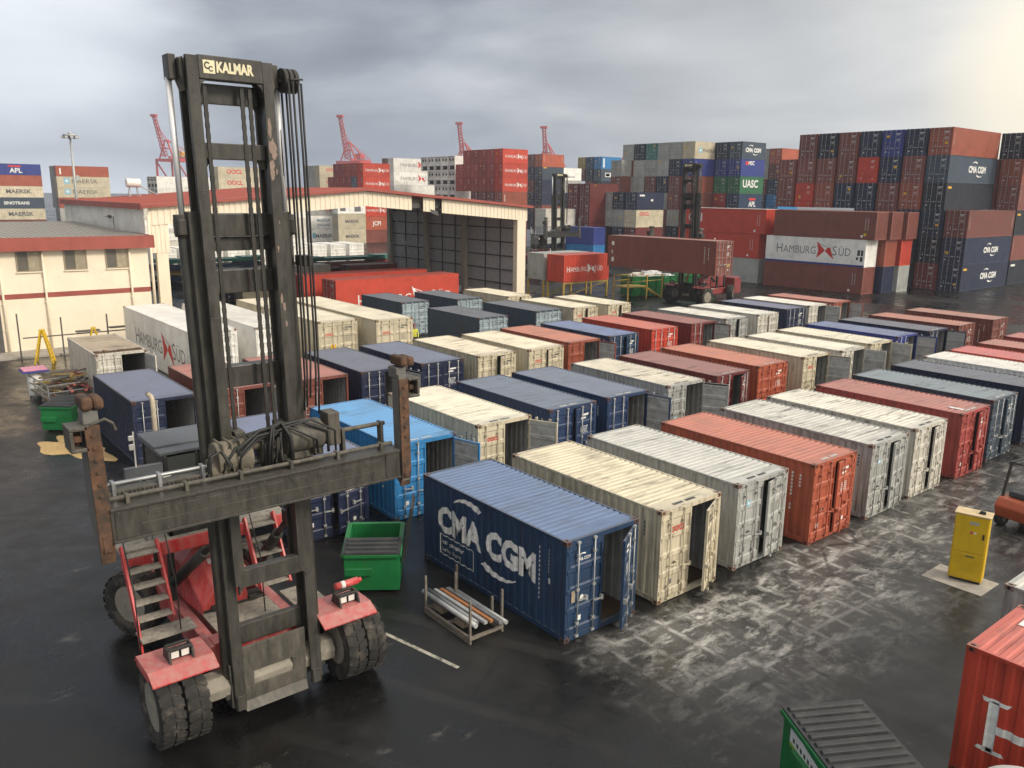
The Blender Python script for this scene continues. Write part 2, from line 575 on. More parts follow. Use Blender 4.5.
_cm = {}
def cmesh(kind, L, H, *a):
    k = (kind, L, H)+a
    if k not in _cm:
        P = [M['paint'], M['interior']]
        if kind == 'side': _cm[k] = side_mesh(L, H, *a).mesh('side_panel', P)
        elif kind == 'roof': _cm[k] = roof_mesh(L, H, *a).mesh('roof_panel', P)
        elif kind == 'end': _cm[k] = end_mesh(L, H).mesh('end_panel', P)
        elif kind == 'frame': _cm[k] = frame_mesh(L, H).mesh('frame', P)
        elif kind == 'floor': _cm[k] = floor_mesh(L, H).mesh('floor', [M['wood']])
        elif kind == 'cast': _cm[k] = casting_mesh().mesh('corner_casting', [M['casting'], M['hole']])
        elif kind == 'door': _cm[k] = door_panel(MB(), H, a[0]).mesh('door', P)
        elif kind == 'rod': _cm[k] = rod_mesh(H, a[0], a[1], a[2]).mesh('locking_rod', [M['paint'] if a[3] else M['rod']])
        elif kind == 'mark': _cm[k] = mark_quads(MB(), H, a[0], a[1]).mesh('stencil_marks', [M['mark']])
        elif kind == 'fardoor':
            b = door_panel(MB(), H, a[0], 0)
            for y in (.30, .82):
                r = rod_mesh(H, a[0], y, False, 5); b.add(r.v, r.f, 1)
            mark_quads(b, H, a[0], a[1], 2)
            for mats in (1,):
                _cm[k] = b.mesh('door', [M['paint'], M['paint'] if a[2] else M['farrod'], M['farmark']])
        elif kind == 'farbody':
            b = MB()
            s = side_mesh(L, H, a[0])
            nf = len(s.f)//2
            keep = [f for f, mi in zip(s.f, s.mi) if mi == 0]
            b.add(s.v, keep, 0)
            b.add([(x, -y, z) for x, y, z in s.v], [f[::-1] for f in keep], 0)
            r = roof_mesh(L, H, a[0]); b.add(r.v, [f for f, mi in zip(r.f, r.mi) if mi == 0], 0)
            e = end_mesh(L, H); b.add(e.v, [f for f, mi in zip(e.f, e.mi) if mi == 0], 0)
            fr = frame_mesh(L, H); b.add(fr.v, fr.f, 0)
            c = casting_mesh()
            for sx in (-1, 1):
                for sy in (-1, 1):
                    for zz in (0, H-.118):
                        b.add([(x+sx*(L/2-.089), y+sy*(CW/2-.081), z+zz) for x, y, z in c.v[:8]], c.f[:6], 0)
            b.box(-L/2+.12, L/2-.11, -CW/2+.07, CW/2-.07, .135, .16)
            _cm[k] = b.mesh('container_body', [M['paint']])
        elif kind == 'reefend':
            b = MB()
            l = 0
            b.box(-.35, -.30, -CW/2+.09, CW/2-.09, .16, H-.13, 0)
            b.box(-.30, -.06, -CW/2+.12, CW/2-.12, .2, .95, 1)         # compressor bay
            b.box(-.30, -.10, -CW/2+.14, CW/2-.14, 1.0, 1.12, 0)
            for sy in (-.52, .52):
                b.cyl((-.31, sy, H-.72), (-.10, sy, H-.72), .36, 18, 0)
                b.cyl((-.11, sy, H-.72), (-.085, sy, H-.72), .28, 18, 1)
            b.box(-.30, -.05, -1.0, -.55, .3, .85, 0)
            b.box(-.30, -.07, .15, .95, 1.2, 1.62, 0)
            _cm[k] = b.mesh('refrigeration_unit', [M['paint'], M['hole']])
    return _cm[k]
M['farrod'] = simple_mat('far_rods', (.34, .36, .38), .5, .1, var=.2)
M['farmark'] = simple_mat('far_marks', (.62, .62, .60), .6, var=.1)

def corners(root, L, H, col=(.1, .1, .1)):
    for sx in (-1, 1):
        for sy in (-1, 1):
            for zz in (0, H-.118):
                link('corner_casting', cmesh('cast', 0, 0), root, (sx*(L/2-.089), sy*(CW/2-.081), zz), 0, (col[0]*.38+.085, col[1]*.32+.036, col[2]*.30+.02, 1.0))

# lettering --------------------------------------------------------
def put_letters(parent, items, side, L, H, color, name='lettering', conform=True, off=.004):
    """items: ('t', word, u, v, cap_height, width_factor, bold) | ('p', [(u, v) ...]); u runs left to right as read"""
    bm = bmesh.new()
    for it in items:
        if it[0] == 't':
            _, w, u, v, h, wf, bold = it
            vs, fs, _w = text_verts(w, bold)
            bv = [bm.verts.new((u+p[0]*h*wf, v+p[1]*h, 0)) for p in vs]
            for f in fs:
                try: bm.faces.new([bv[i] for i in f])
                except ValueError: pass
        else:
            bv = [bm.verts.new((p[0], p[1], 0)) for p in it[1]]
            bm.faces.new(bv)
    us = [v.co.x for v in bm.verts]
    if side in ('-y', '+y') and conform:
        sg = 1 if side == '-y' else -1
        for x in corr_breaks(L, -L/2, L/2):
            u = (x+L/2) if sg > 0 else (L/2-x)
            if min(us) < u < max(us):
                bmesh.ops.bisect_plane(bm, geom=bm.verts[:]+bm.edges[:]+bm.faces[:], dist=1e-5, plane_co=(u, 0, 0), plane_no=(1, 0, 0))
    for v in bm.verts:
        u, z = v.co.x, v.co.y
        if side == '-y':
            x = u-L/2; v.co = (x, -YP-off+(corr_depth(x, L) if conform else 0), z)
        elif side == '+y':
            x = L/2-u; v.co = (x, YP+off-(corr_depth(x, L) if conform else 0), z)
        elif side == '+x':
            v.co = (L/2+off, u-CW/2, z)
        elif side == 'leaf':                 # on a door leaf (already local), u from hinge side
            v.co = (off, u, z)
        elif side == 'top':
            v.co = (u-L/2, v.co.y, H+.001)
    me = bpy.data.meshes.new('lettering')
    bm.normal_update(); bm.to_mesh(me); bm.free()
    me.materials.append(M['mark'])
    return link(name, me, parent, color=color)

def arc(cx, cy, rx, ry, a0, a1, w0, w1, n=14):
    """tapering stroke along an ellipse"""
    o, i_ = [], []
    for k in range(n+1):
        t = k/n; a = R(a0+(a1-a0)*t); w = w0+(w1-w0)*t
        o.append((cx+(rx+w)*math.cos(a), cy+(ry+w)*math.sin(a)))
        i_.append((cx+(rx-w)*math.cos(a), cy+(ry-w)*math.sin(a)))
    return [('p', [o[k], o[k+1], i_[k+1], i_[k]]) for k in range(n)]

WHITE = (.80, .80, .78, 1); RED = (.62, .03, .03, 1); BLACK = (.02, .02, .025, 1); YEL = (.75, .42, .02, 1)
def logo_swoosh(parent, L, H, side, u, v, h, conform=True, color=WHITE, wf=1.0):
    wa = text_verts('CMA', .05)[2]*h*wf; wb = text_verts('CGM', .05)[2]*h*wf
    it = [('t', 'CMA', u, v, h, wf, .05), ('t', 'CGM', u+wa+h*.28, v, h, wf, .05)]
    tw = wa+wb+h*.28
    it += arc(u+tw*.33, v+h*1.12, tw*.17, h*.50, 155, 40, .02*h, .14*h)
    it += arc(u+tw*.66, v-h*.12, tw*.19, h*.52, 212, 325, .16*h, .02*h)
    put_letters(parent, it, side, L, H, color, 'lettering', conform)
def logo_star(parent, L, H, side, u, v, h, conform=True, text='MAERSK', color=(.10, .10, .10, 1), wf=1.15):
    sq = (.22, .52, .68, 1)
    put_letters(parent, [('p', [(u, v-.15*h), (u+1.25*h, v-.15*h), (u+1.25*h, v+1.15*h), (u, v+1.15*h)])], side, L, H, sq, 'emblem', conform)
    c = (u+.62*h, v+.5*h)
    pts = []
    for k in range(14):
        a = PI/2+k*PI/7; r = (.5 if k % 2 == 0 else .22)*h
        pts.append((c[0]+r*math.cos(a), c[1]+r*math.sin(a)))
    put_letters(parent, [('p', [c, pts[k], pts[(k+1) % 14]]) for k in range(14)], side, L, H, WHITE, 'emblem', conform, off=.007)
    put_letters(parent, [('t', text, u+1.75*h, v, h, wf, .0)], side, L, H, color, 'lettering', conform)
def logo_bow(parent, L, H, side, u, v, h, conform=True, ink=(.16, .16, .18, 1), flag=RED, wf=.85):
    """HAMBURG <split pennant> SUD wordmark"""
    it = [('t', 'H', u, v-.05*h, 1.15*h, wf, -.004), ('t', 'AMBURG', u+.92*h, v, .92*h, wf, -.004)]
    gx = u+.92*h+.92*h*text_verts('AMBURG', -.004)[2]*wf+.05*h
    fl = [('p', [(gx, v+1.5*h), (gx+1.15*h, v+.48*h), (gx+.12*h, v-.45*h), (gx+.28*h, v+.5*h)])]
    fl2 = [('p', [(gx+1.35*h, v+.75*h), (gx+1.75*h, v+.85*h), (gx+2.3*h, v-.5*h), (gx+1.15*h, v+.38*h)])]
    it += [('t', 'S', gx+2.1*h, v-.02*h, 1.12*h, wf, -.004), ('t', '\u00dcD', gx+2.1*h+.75*h, v, .92*h, wf, -.004)]
    it += [('p', [(gx+.2*h, v+1.32*h), (gx+1.5*h, v+.86*h), (gx+1.5*h, v+.80*h), (gx+.2*h, v+1.25*h)])]
    put_letters(parent, it, side, L, H, ink, 'lettering', conform)
    put_letters(parent, fl+fl2, side, L, H, flag, 'emblem', conform, off=.005)

def door_leaf(root, s, L, H, ang, rodpaint, col, seed, rods=True):
    d = link('door', cmesh('door', 0, H, s), root, (L/2-.012, -s*(CW/2-.095), 0), -s*R(ang), col)
    if rods:
        for i, y in enumerate((.27, .80)):
            link('locking_rod', cmesh('rod', 0, H, s, y, i == 0, rodpaint), d, color=(col[0]*.9, col[1]*.9, col[2]*.9, .6))
    return d

def container(x, y, color, label, group, L=6.058, H=2.591, wear=.5, left=0, right=0, rz=0, scale=1.0, z=0, rodpaint=False,
              marks=WHITE, roofcol=None, flat=False, doorcol=None, cat='container', lcol=None, seed=1):
    """detailed container, x = door plane, y = left side as seen from the doors; left/right = door opening in degrees or None (no leaf)"""
    root = thing('shipping_container', label, cat, (x-L/2*scale, y+CW/2*scale, z), rz, group, scale)
    c = (*color, wear)
    link('frame', cmesh('frame', L, H), root, color=(color[0]*.93, color[1]*.93, color[2]*.93, min(1, wear+.25)))
    link('side_panel', cmesh('side', L, H, flat), root, color=c)
    link('side_panel', cmesh('side', L, H, flat), root, rz=PI, color=c)
    link('end_panel', cmesh('end', L, H), root, color=c)
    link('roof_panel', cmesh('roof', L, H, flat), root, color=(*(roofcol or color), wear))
    link('floor', cmesh('floor', L, H), root)
    corners(root, L, H, color)
    ds = []
    for s, a in ((1, left), (-1, right)):
        if a is None: continue
        dc = (*(doorcol or color), wear)
        d = door_leaf(root, s, L, H, a, rodpaint, dc, seed)
        link('stencil_marks', cmesh('mark', 0, H, s, seed % 4), d, color=marks)
        ds.append(d)
    return root, ds

def far_container(x, y, z, rz, color, label, group, L=6.058, H=2.591, s=1.0, wear=.35, doors=True, flat=False, rodpaint=False, seed=0, reefer=False):
    """container shown small: body with two door leaves (or a refrigeration unit) at its +x end; (x, y) = centre of its base"""
    o = link('shipping_container', cmesh('farbody', L, H, flat), None, (x, y, z), rz, (*color, wear))
    o.scale = (s, s, s)
    tag(o, label, 'container', group)
    if reefer:
        link('refrigeration_unit', cmesh('reefend', 0, H), o, (L/2, 0, 0), 0, (*color, wear))
    elif doors:
        for sg in (1, -1):
            d_ = link('door', cmesh('fardoor', 0, H, sg, seed % 3, rodpaint), o, (L/2-.012, -sg*(CW/2-.095), 0), 0, (*color, wear))
            if (seed*7+int(sg > 0)*3) % 5 == 0:
                if 'stk' not in _cm:
                    b_ = MB(); b_.add([(.012, -.16, 0), (.012, .16, 0), (.012, .16, .26), (.012, -.16, .26)], [(0, 1, 2, 3)]); _cm['stk'] = b_.mesh('sticker', [M['mark']])
                link('sticker', _cm['stk'], d_, (0, sg*.52, .7+.45*(seed % 4)), 0, YEL)
    else:
        link('end_panel', cmesh('end', L, H), o, (0, 0, 0), PI, (*color, wear))
    return o
# ------------------------------------------------------------------ sky, sun, view
SUN_EL, SUN_AZ = R(33), R(24)            # azimuth measured from +X towards +Y
wd = bpy.data.worlds.new('World'); scn.world = wd; wd.use_nodes = True
nt = wd.node_tree; nt.nodes.clear()
wo = N(nt, 'ShaderNodeOutputWorld'); bg = N(nt, 'ShaderNodeBackground')
nt.links.new(bg.outputs[0], wo.inputs[0])
sky = N(nt, 'ShaderNodeTexSky', sky_type='NISHITA')
sky.sun_disc = False; sky.sun_elevation = SUN_EL; sky.sun_rotation = PI/2-SUN_AZ
sky.air_density = 1.0; sky.dust_density = 3.0
tc = N(nt, 'ShaderNodeTexCoord')
sp = N(nt, 'ShaderNodeSeparateXYZ'); nt.links.new(tc.outputs['Generated'], sp.inputs[0])
def pxdir(x, y):
    return (_fw + _r*((x-512)/CF) - _u*((y-384)/CF)).normalized()
def dotdir(v):
    n = N(nt, 'ShaderNodeVectorMath', operation='DOT_PRODUCT')
    n.inputs[1].default_value = v
    nt.links.new(tc.outputs['Generated'], n.inputs[0])
    return n.outputs['Value']
K = 10.0      # cloud radiance is written for Background strength 0.1
def kc(c, k=1): return tuple(v*K*k for v in c)
# cloud deck: project the direction on a plane overhead so that the banks flatten towards the horizon
zc = math_(nt, 'ADD', math_(nt, 'MAXIMUM', sp.outputs[2], 0.0), .16)
cx = N(nt, 'ShaderNodeCombineXYZ')
nt.links.new(math_(nt, 'DIVIDE', sp.outputs[0], zc), cx.inputs[0])
nt.links.new(math_(nt, 'DIVIDE', sp.outputs[1], zc), cx.inputs[1])
nA = N(nt, 'ShaderNodeTexNoise'); nA.inputs['Scale'].default_value = .85; nA.inputs['Detail'].default_value = 7; nA.inputs['Roughness'].default_value = .55
nA.inputs['Distortion'].default_value = .5
nt.links.new(cx.outputs[0], nA.inputs['Vector'])
mpB = N(nt, 'ShaderNodeMapping'); mpB.inputs['Scale'].default_value = (1, 1, 3.2); mpB.inputs['Location'].default_value = (3.1, .4, 1.7)
nt.links.new(tc.outputs['Generated'], mpB.inputs[0])
nB = N(nt, 'ShaderNodeTexNoise'); nB.inputs['Scale'].default_value = 2.6; nB.inputs['Detail'].default_value = 6; nB.inputs['Roughness'].default_value = .5
nt.links.new(mpB.outputs[0], nB.inputs['Vector'])
f = math_(nt, 'ADD', math_(nt, 'MULTIPLY', nA.outputs['Fac'], .5), math_(nt, 'MULTIPLY', nB.outputs['Fac'], .5))
deck = ramp(nt, f, [(.36, kc((.15, .174, .218))), (.47, kc((.218, .245, .29))), (.56, kc((.325, .352, .392))), (.68, kc((.52, .53, .55)))])
# towards the right of the view the deck thins and turns pale, with a warm glow where the sun stands behind it
side = ramp(nt, dotdir(_r), [(.0, W3(0)), (1.0, W3(1))])
dr = dotdir(pxdir(1150, 60))
pale = ramp(nt, dr, [(.76, W3(0)), (.97, W3(.75))])
c = mixc(nt, pale.outputs[0], deck.outputs[0], mixc(nt, .35, kc((.54, .54, .525)), deck.outputs[0]))
glow = ramp(nt, dotdir(pxdir(1100, 85)), [(.986, W3(0)), (.9998, W3(1))])
glow.color_ramp.interpolation = 'EASE'
c = mixc(nt, glow.outputs[0], c, kc((.70, .64, .50)))
# lit cloud bank low on the left
lb = ramp(nt, math_(nt, 'ADD', dotdir(pxdir(-10, 112)), math_(nt, 'MULTIPLY', math_(nt, 'SUBTRACT', nB.outputs['Fac'], .5), .05)), [(.968, W3(0)), (.998, W3(1))])
c = mixc(nt, lb.outputs[0], c, kc((.64, .68, .73)))
# slate band above the left horizon
el = sp.outputs[2]
band = ramp(nt, math_(nt, 'ADD', el, math_(nt, 'MULTIPLY', math_(nt, 'SUBTRACT', nB.outputs['Fac'], .5), .10)), [(.0, W3(.25)), (.04, W3(.7)), (.085, W3(.15)), (.20, W3(0))])
lside = ramp(nt, dotdir(pxdir(200, 150)), [(.86, W3(0)), (.97, W3(1))])
c = mixc(nt, math_(nt, 'MULTIPLY', band.outputs[0], lside.outputs[0]), c, kc((.27, .30, .36)))
# broken bright cloud behind the viewer and overhead
bk = ramp(nt, dotdir(Vector((.72, .36, .60)).normalized()), [(.0, W3(0)), (.9, W3(1))])
c = mixc(nt, math_(nt, 'MULTIPLY', bk.outputs[0], .85), c, kc((1.25, 1.17, 1.02)))
# gaps of clear sky
gap = ramp(nt, nA.outputs['Fac'], [(.66, W3(0)), (.8, W3(.35))])
c = mixc(nt, gap.outputs[0], c, sky.outputs[0])
nt.links.new(c, bg.inputs['Color'])
bg.inputs['Strength'].default_value = .085

sl = bpy.data.lights.new('sun', 'SUN'); sl.energy = 1.5; sl.angle = R(12); sl.color = (1.0, .90, .76)
so = bpy.data.objects.new('sun', sl); COL.objects.link(so)
sv = Vector((math.cos(SUN_EL)*math.cos(SUN_AZ), math.cos(SUN_EL)*math.sin(SUN_AZ), math.sin(SUN_EL)))
so.rotation_euler = sv.to_track_quat('Z', 'Y').to_euler()
so.location = (0, 0, 40)
scn.view_settings.view_transform = 'Standard'
scn.view_settings.look = 'None'
scn.view_settings.exposure = 0.80
scn.view_settings.gamma = 1.0
scn.cycles.max_bounces = 6
scn.cycles.use_denoising = True

# ------------------------------------------------------------------ ground
def ground_material():
    m, nt, b = mat_base('wet_asphalt')
    mp = mapping(nt, (1, 1, 1), False)
    n1 = noise(nt, mp, .16, 6, .62)
    n2 = noise(nt, mp, 1.1, 7, .68)
    n3 = noise(nt, mp, 55, 3, .6)
    n4 = noise(nt, mp, .45, 8, .72)
    base = ramp(nt, n1.outputs['Fac'], [(.30, (.005, .005, .0052)), (.52, (.0085, .0083, .0083)), (.72, (.021, .020, .018))])
    c = mixc(nt, 1.0, base.outputs[0], ramp(nt, n2.outputs['Fac'], [(.3, W3(.62)), (.7, W3(1.35))]).outputs[0], 'MULTIPLY')
    c = mixc(nt, 1.0, c, ramp(nt, n3.outputs['Fac'], [(.3, W3(.75)), (.7, W3(1.3))]).outputs[0], 'MULTIPLY')
    # washed-out silt along the lane in front of the doors, caught in the joints of the paving grid
    tc = N(nt, 'ShaderNodeTexCoord'); sp = N(nt, 'ShaderNodeSeparateXYZ'); nt.links.new(tc.outputs['Object'], sp.inputs[0])
    wob = math_(nt, 'MULTIPLY', math_(nt, 'SUBTRACT', n4.outputs['Fac'], .5), 3.6)
    xx = math_(nt, 'ADD', sp.outputs[0], wob)
    lane = ramp(nt, math_(nt, 'DIVIDE', math_(nt, 'ADD', xx, 16.0), 16.0), [(.19, W3(0)), (.26, W3(1)), (.35, W3(.7)), (.44, W3(.3)), (.56, W3(0))])
    yl = ramp(nt, math_(nt, 'DIVIDE', math_(nt, 'ADD', sp.outputs[1], wob), 60.0), [(.19, W3(0)), (.25, W3(1)), (.44, W3(.7)), (.60, W3(.3)), (.80, W3(.22))])
    lane_m = math_(nt, 'MULTIPLY', lane.outputs[0], yl.outputs[0])
    mpw = N(nt, 'ShaderNodeMapping'); mpw.inputs['Rotation'].default_value = (0, 0, R(3))
    dis = N(nt, 'ShaderNodeVectorMath', operation='SCALE'); dis.inputs['Scale'].default_value = .28
    nt.links.new(n2.outputs['Color'], dis.inputs[0])
    ad = N(nt, 'ShaderNodeVectorMath', operation='ADD'); nt.links.new(tc.outputs['Object'], ad.inputs[0]); nt.links.new(dis.outputs[0], ad.inputs[1])
    nt.links.new(ad.outputs[0], mpw.inputs[0])
    br = N(nt, 'ShaderNodeTexBrick')
    br.inputs['Scale'].default_value = 1.0; br.inputs['Mortar Size'].default_value = .16; br.inputs['Mortar Smooth'].default_value = 1.0
    br.inputs['Brick Width'].default_value = 1.15; br.inputs['Row Height'].default_value = .95; br.offset = 0
    nt.links.new(mpw.outputs[0], br.inputs['Vector'])
    mps = mapping(nt, (1.7, .62, 1), False)
    n5 = noise(nt, mps, 1.35, 8, .72)
    patch = ramp(nt, n5.outputs['Fac'], [(.48, W3(0)), (.64, W3(1))])
    mpt = mapping(nt, (.85, 1.25, 1), False)
    n8 = noise(nt, mpt, 1.2, 7, .7)
    patch2 = ramp(nt, n8.outputs['Fac'], [(.50, W3(0)), (.70, W3(.85))])
    joint = math_(nt, 'MULTIPLY', br.outputs['Fac'], ramp(nt, n4.outputs['Fac'], [(.42, W3(0)), (.54, W3(1))]).outputs[0])
    film = ramp(nt, n4.outputs['Fac'], [(.36, W3(.02)), (.62, W3(.22))])
    silt = math_(nt, 'MULTIPLY', lane_m, math_(nt, 'MAXIMUM', math_(nt, 'MAXIMUM', math_(nt, 'MULTIPLY', math_(nt, 'MULTIPLY', joint, .78), ramp(nt, n2.outputs['Fac'], [(.38, W3(.1)), (.58, W3(1))]).outputs[0]), film.outputs[0]), math_(nt, 'MULTIPLY', math_(nt, 'MAXIMUM', patch.outputs[0], patch2.outputs[0]), .92)))
    c = mixc(nt, silt, c, (.66, .645, .61))
    # scattered pale scuffs everywhere
    n6 = noise(nt, mapping(nt, (1.4, .7, 1), False), .75, 9, .75)
    sc = ramp(nt, n6.outputs['Fac'], [(.60, W3(0)), (.70, W3(.5))])
    c = mixc(nt, sc.outputs[0], c, (.17, .16, .145))
    n7 = noise(nt, mapping(nt, (1, 1, 1), False), 3.3, 4, .6)
    sc2 = ramp(nt, n7.outputs['Fac'], [(.735, W3(0)), (.765, W3(.55))])
    c = mixc(nt, sc2.outputs[0], c, (.30, .28, .25))
    vo = N(nt, 'ShaderNodeTexVoronoi', feature='DISTANCE_TO_EDGE'); vo.inputs['Scale'].default_value = .16
    nt.links.new(ad.outputs[0], vo.inputs['Vector'])
    ck = ramp(nt, vo.outputs['Distance'], [(.0, W3(.75)), (.006, W3(.55)), (.010, W3(0))])
    c = mixc(nt, math_(nt, 'MULTIPLY', ck.outputs[0], ramp(nt, n4.outputs['Fac'], [(.45, W3(0)), (.55, W3(1))]).outputs[0]), c, (.006, .006, .006))
    wv = N(nt, 'ShaderNodeTexWave', wave_type='RINGS', rings_direction='Z'); wv.inputs['Scale'].default_value = .13; wv.inputs['Distortion'].default_value = 5.0; wv.inputs['Detail'].default_value = 2; wv.inputs['Detail Scale'].default_value = .4
    mpv = N(nt, 'ShaderNodeMapping'); mpv.inputs['Location'].default_value = (2.0, 14.0, 0); nt.links.new(tc.outputs['Object'], mpv.inputs[0]); nt.links.new(mpv.outputs[0], wv.inputs['Vector'])
    tk_ = ramp(nt, wv.outputs['Fac'], [(.93, W3(0)), (.98, W3(.16))])
    c = mixc(nt, math_(nt, 'MULTIPLY', tk_.outputs[0], ramp(nt, n1.outputs['Fac'], [(.42, W3(0)), (.6, W3(1))]).outputs[0]), c, (.075, .070, .064))
    nt.links.new(c, b.inputs['Base Color'])
    wet = ramp(nt, n1.outputs['Fac'], [(.38, W3(.07)), (.47, W3(.22)), (.64, W3(.5))])
    rr = mixc(nt, silt, wet.outputs[0], W3(.75))
    rr = mixc(nt, ramp(nt, n2.outputs['Fac'], [(.4, W3(0)), (.7, W3(.5))]).outputs[0], rr, W3(.7))
    nt.links.new(rr, b.inputs['Roughness'])
    b.inputs['Specular IOR Level'].default_value = .40
    bp = N(nt, 'ShaderNodeBump'); bp.inputs['Strength'].default_value = .22; bp.inputs['Distance'].default_value = .012
    nt.links.new(math_(nt, 'ADD', math_(nt, 'MULTIPLY', n3.outputs['Fac'], .6), n2.outputs['Fac']), bp.inputs['Height'])
    nt.links.new(bp.outputs[0], b.inputs['Normal'])
    return m
M['asphalt'] = ground_material()
g = MB(); g.add([(-3000, -3000, 0), (3000, -3000, 0), (3000, 3000, 0), (-3000, 3000, 0)], [(0, 1, 2, 3)])
structure(g.obj('ground', M['asphalt']))
M['line'] = simple_mat('worn_road_paint', (.42, .40, .33), .7, var=.3, dirt=((.04, .037, .034), .46, .95), scale=5)
# worn painted line by the front wheels: three broken lengths of one stripe
b = MB()
for (xa, ya, xb, yb) in ((-17.9, 8.55, -16.4, 8.95), (-15.9, 9.08, -13.6, 9.62)):
    d = Vector((xb-xa, yb-ya, 0)).normalized(); s = Vector((-d.y, d.x, 0))*.05
    b.add([(xa-s.x, ya-s.y, .004), (xb-s.x, yb-s.y, .004), (xb+s.x, yb+s.y, .004), (xa+s.x, ya+s.y, .004)], [(0, 1, 2, 3)])
structure(b.obj('road_marking', M['line']))
# concrete apron at the foot of the long cream building
b = MB(); b.box(-61, -58.6, -20, 16, 0, .12)
structure(b.obj('pavement', M['concrete']))

# ------------------------------------------------------------------ colours
C = dict(navy=(.013, .021, .058), blue=(.017, .045, .105), dkblue=(.024, .050, .125), slate=(.048, .072, .105), sky=(.030, .215, .50),
         cream=(.60, .535, .395), grey=(.40, .405, .385), white=(.86, .845, .80), maroon=(.155, .026, .024), rust=(.33, .085, .048),
         orange=(.42, .10, .052), brown=(.205, .062, .045), red=(.52, .058, .032), green=(.03, .16, .07), teal=(.05, .20, .165),
         black=(.010, .014, .028), pink=(.36, .065, .055), royal=(.03, .05, .26), oldwhite=(.62, .59, .52))
# ------------------------------------------------------------------ the yard: three rows of containers with their doors to the lane
GA, GB, GC, GD = ('containers in the front row by the lane', 'containers in the second row of the yard', 'containers in the third row of the yard', 'containers at the back of the yard')
ts = math.sin
# --- front row
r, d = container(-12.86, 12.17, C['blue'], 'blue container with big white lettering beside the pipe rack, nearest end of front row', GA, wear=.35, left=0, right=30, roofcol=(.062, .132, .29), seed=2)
L, H = 6.058, 2.591
logo_swoosh(r, L, H, '-y', .72, 1.18, .72, wf=.92)
fr = [('t', 'eco', .90, .80, .14, .9, .02), ('t', 'container', 1.28, .80, .14, .9, .02), ('t', 'bamboo flooring', .90, .58, .12, .85, -.002)]
for (a, bb, cc, dd) in ((.80, 1.03, 2.42, 1.055), (.80, .46, 2.42, .485), (.80, .46, .825, 1.055), (2.395, .46, 2.42, 1.055)):
    fr.append(('p', [(a, bb), (cc, bb), (cc, dd), (a, dd)]))
put_letters(r, fr, '-y', L, H, WHITE, 'lettering')
put_letters(r, [('p', [(5.05+k*.0, 2.1-j*.12), (5.09, 2.1-j*.12), (5.09, 2.17-j*.12), (5.05, 2.17-j*.12)]) for k in (0,) for j in range(12)] +
            [('p', [(5.4, 2.15-j*.09), (5.45, 2.15-j*.09), (5.45, 2.2-j*.09), (5.4, 2.2-j*.09)]) for j in range(7)] + [('p', [(5.4, 1.33), (5.5, 1.33), (5.5, 1.47), (5.4, 1.47)])],
            '-y', L, H, (.62, .62, .6, 1), 'stencil_marks')
put_letters(d[0], [('t', 'CMA CGM', .24, 2.02, .085, .85, .02)]+arc(.42, 2.15, .12, .05, 160, 30, .004, .02, 8), 'leaf', L, H, WHITE, 'lettering', False, off=.009)
put_letters(d[0], [('p', [(.44+.07*math.cos(2*PI*i/16), 1.05+.09*math.sin(2*PI*i/16)) for i in range(16)])], 'leaf', L, H, (.8, .8, .78, 1), 'emblem', False, off=.009)
put_letters(d[0], [('p', [(.10, 1.0), (.22, 1.0), (.22, 1.3), (.10, 1.3)])], 'leaf', L, H, (.36, .30, .22, 1), 'sticker', False, off=.009)

def oocl(dr, H, v=1.93, h=.155):
    put_letters(dr, [('t', 'OOCL', .31, v, h, .92, .03)], 'leaf', 6.058, H, RED, 'lettering', False, off=.009)
def star_patch(dr, H, v=1.85, u=.36, s=.17):
    put_letters(dr, [('p', [(u, v), (u+s, v), (u+s, v+s), (u, v+s)])], 'leaf', 6.058, H, (.20, .50, .66, 1), 'emblem', False, off=.009)
    pts = []
    for k in range(14):
        a = PI/2+k*PI/7; q = (.42 if k % 2 == 0 else .18)*s
        pts.append((u+s/2+q*math.cos(a), v+s/2+q*math.sin(a)))
    put_letters(dr, [('p', [(u+s/2, v+s/2), pts[k], pts[(k+1) % 14]]) for k in range(14)], 'leaf', 6.058, H, WHITE, 'emblem', False, off=.012)

r, d = container(-12.78, 15.38, C['cream'], 'rusty cream container with red letters and right door ajar, second in front row', GA, wear=.85, right=24, rodpaint=True, marks=(.10, .10, .12, 1), roofcol=(.66, .585, .42), seed=1)
oocl(d[0], H)
r, d = container(-12.81, 18.64, C['grey'], 'pale grey container between rusty cream and bright orange-red ones in front row', GA, wear=.75, right=10, rodpaint=True, marks=(.12, .12, .12, 1), roofcol=(.52, .52, .49), seed=3)
star_patch(d[0], H)
container(-12.48, 21.97, C['orange'], 'bright orange-red container with plain roof in the middle of front row', GA, wear=.35, right=6, rodpaint=True, roofcol=(.46, .125, .075), seed=0)
r, d = container(-12.45, 25.35, C['grey'], 'weathered grey container right behind the orange-red one in front row', GA, wear=.9, right=8, rodpaint=True, marks=(.12, .12, .12, 1), roofcol=(.54, .53, .49), seed=1)
star_patch(d[0], H)
container(-12.5, 28.42, C['oldwhite'], 'off-white container with dark streaks and rust on roof, front row before red one', GA, wear=1.0, right=8, rodpaint=True, marks=(.1, .1, .1, 1), roofcol=(.66, .63, .55), seed=2)
r, d = container(-12.42, 31.95, C['pink'], 'dull red container with streaked roof facing the yellow cabinet', GA, wear=.7, right=8, rodpaint=True, roofcol=(.36, .11, .09), seed=3)
put_letters(r, [('p', [(5.2, -.55), (5.75, -.55), (5.75, -.35), (5.2, -.35)])], 'top', L, H, WHITE, 'stencil_marks', False)
container(-12.62, 35.25, C['slate'], 'slate blue container with pale grey-blue roof behind dull red one in front row', GA, wear=.7, right=5, roofcol=(.14, .19, .23), seed=1)
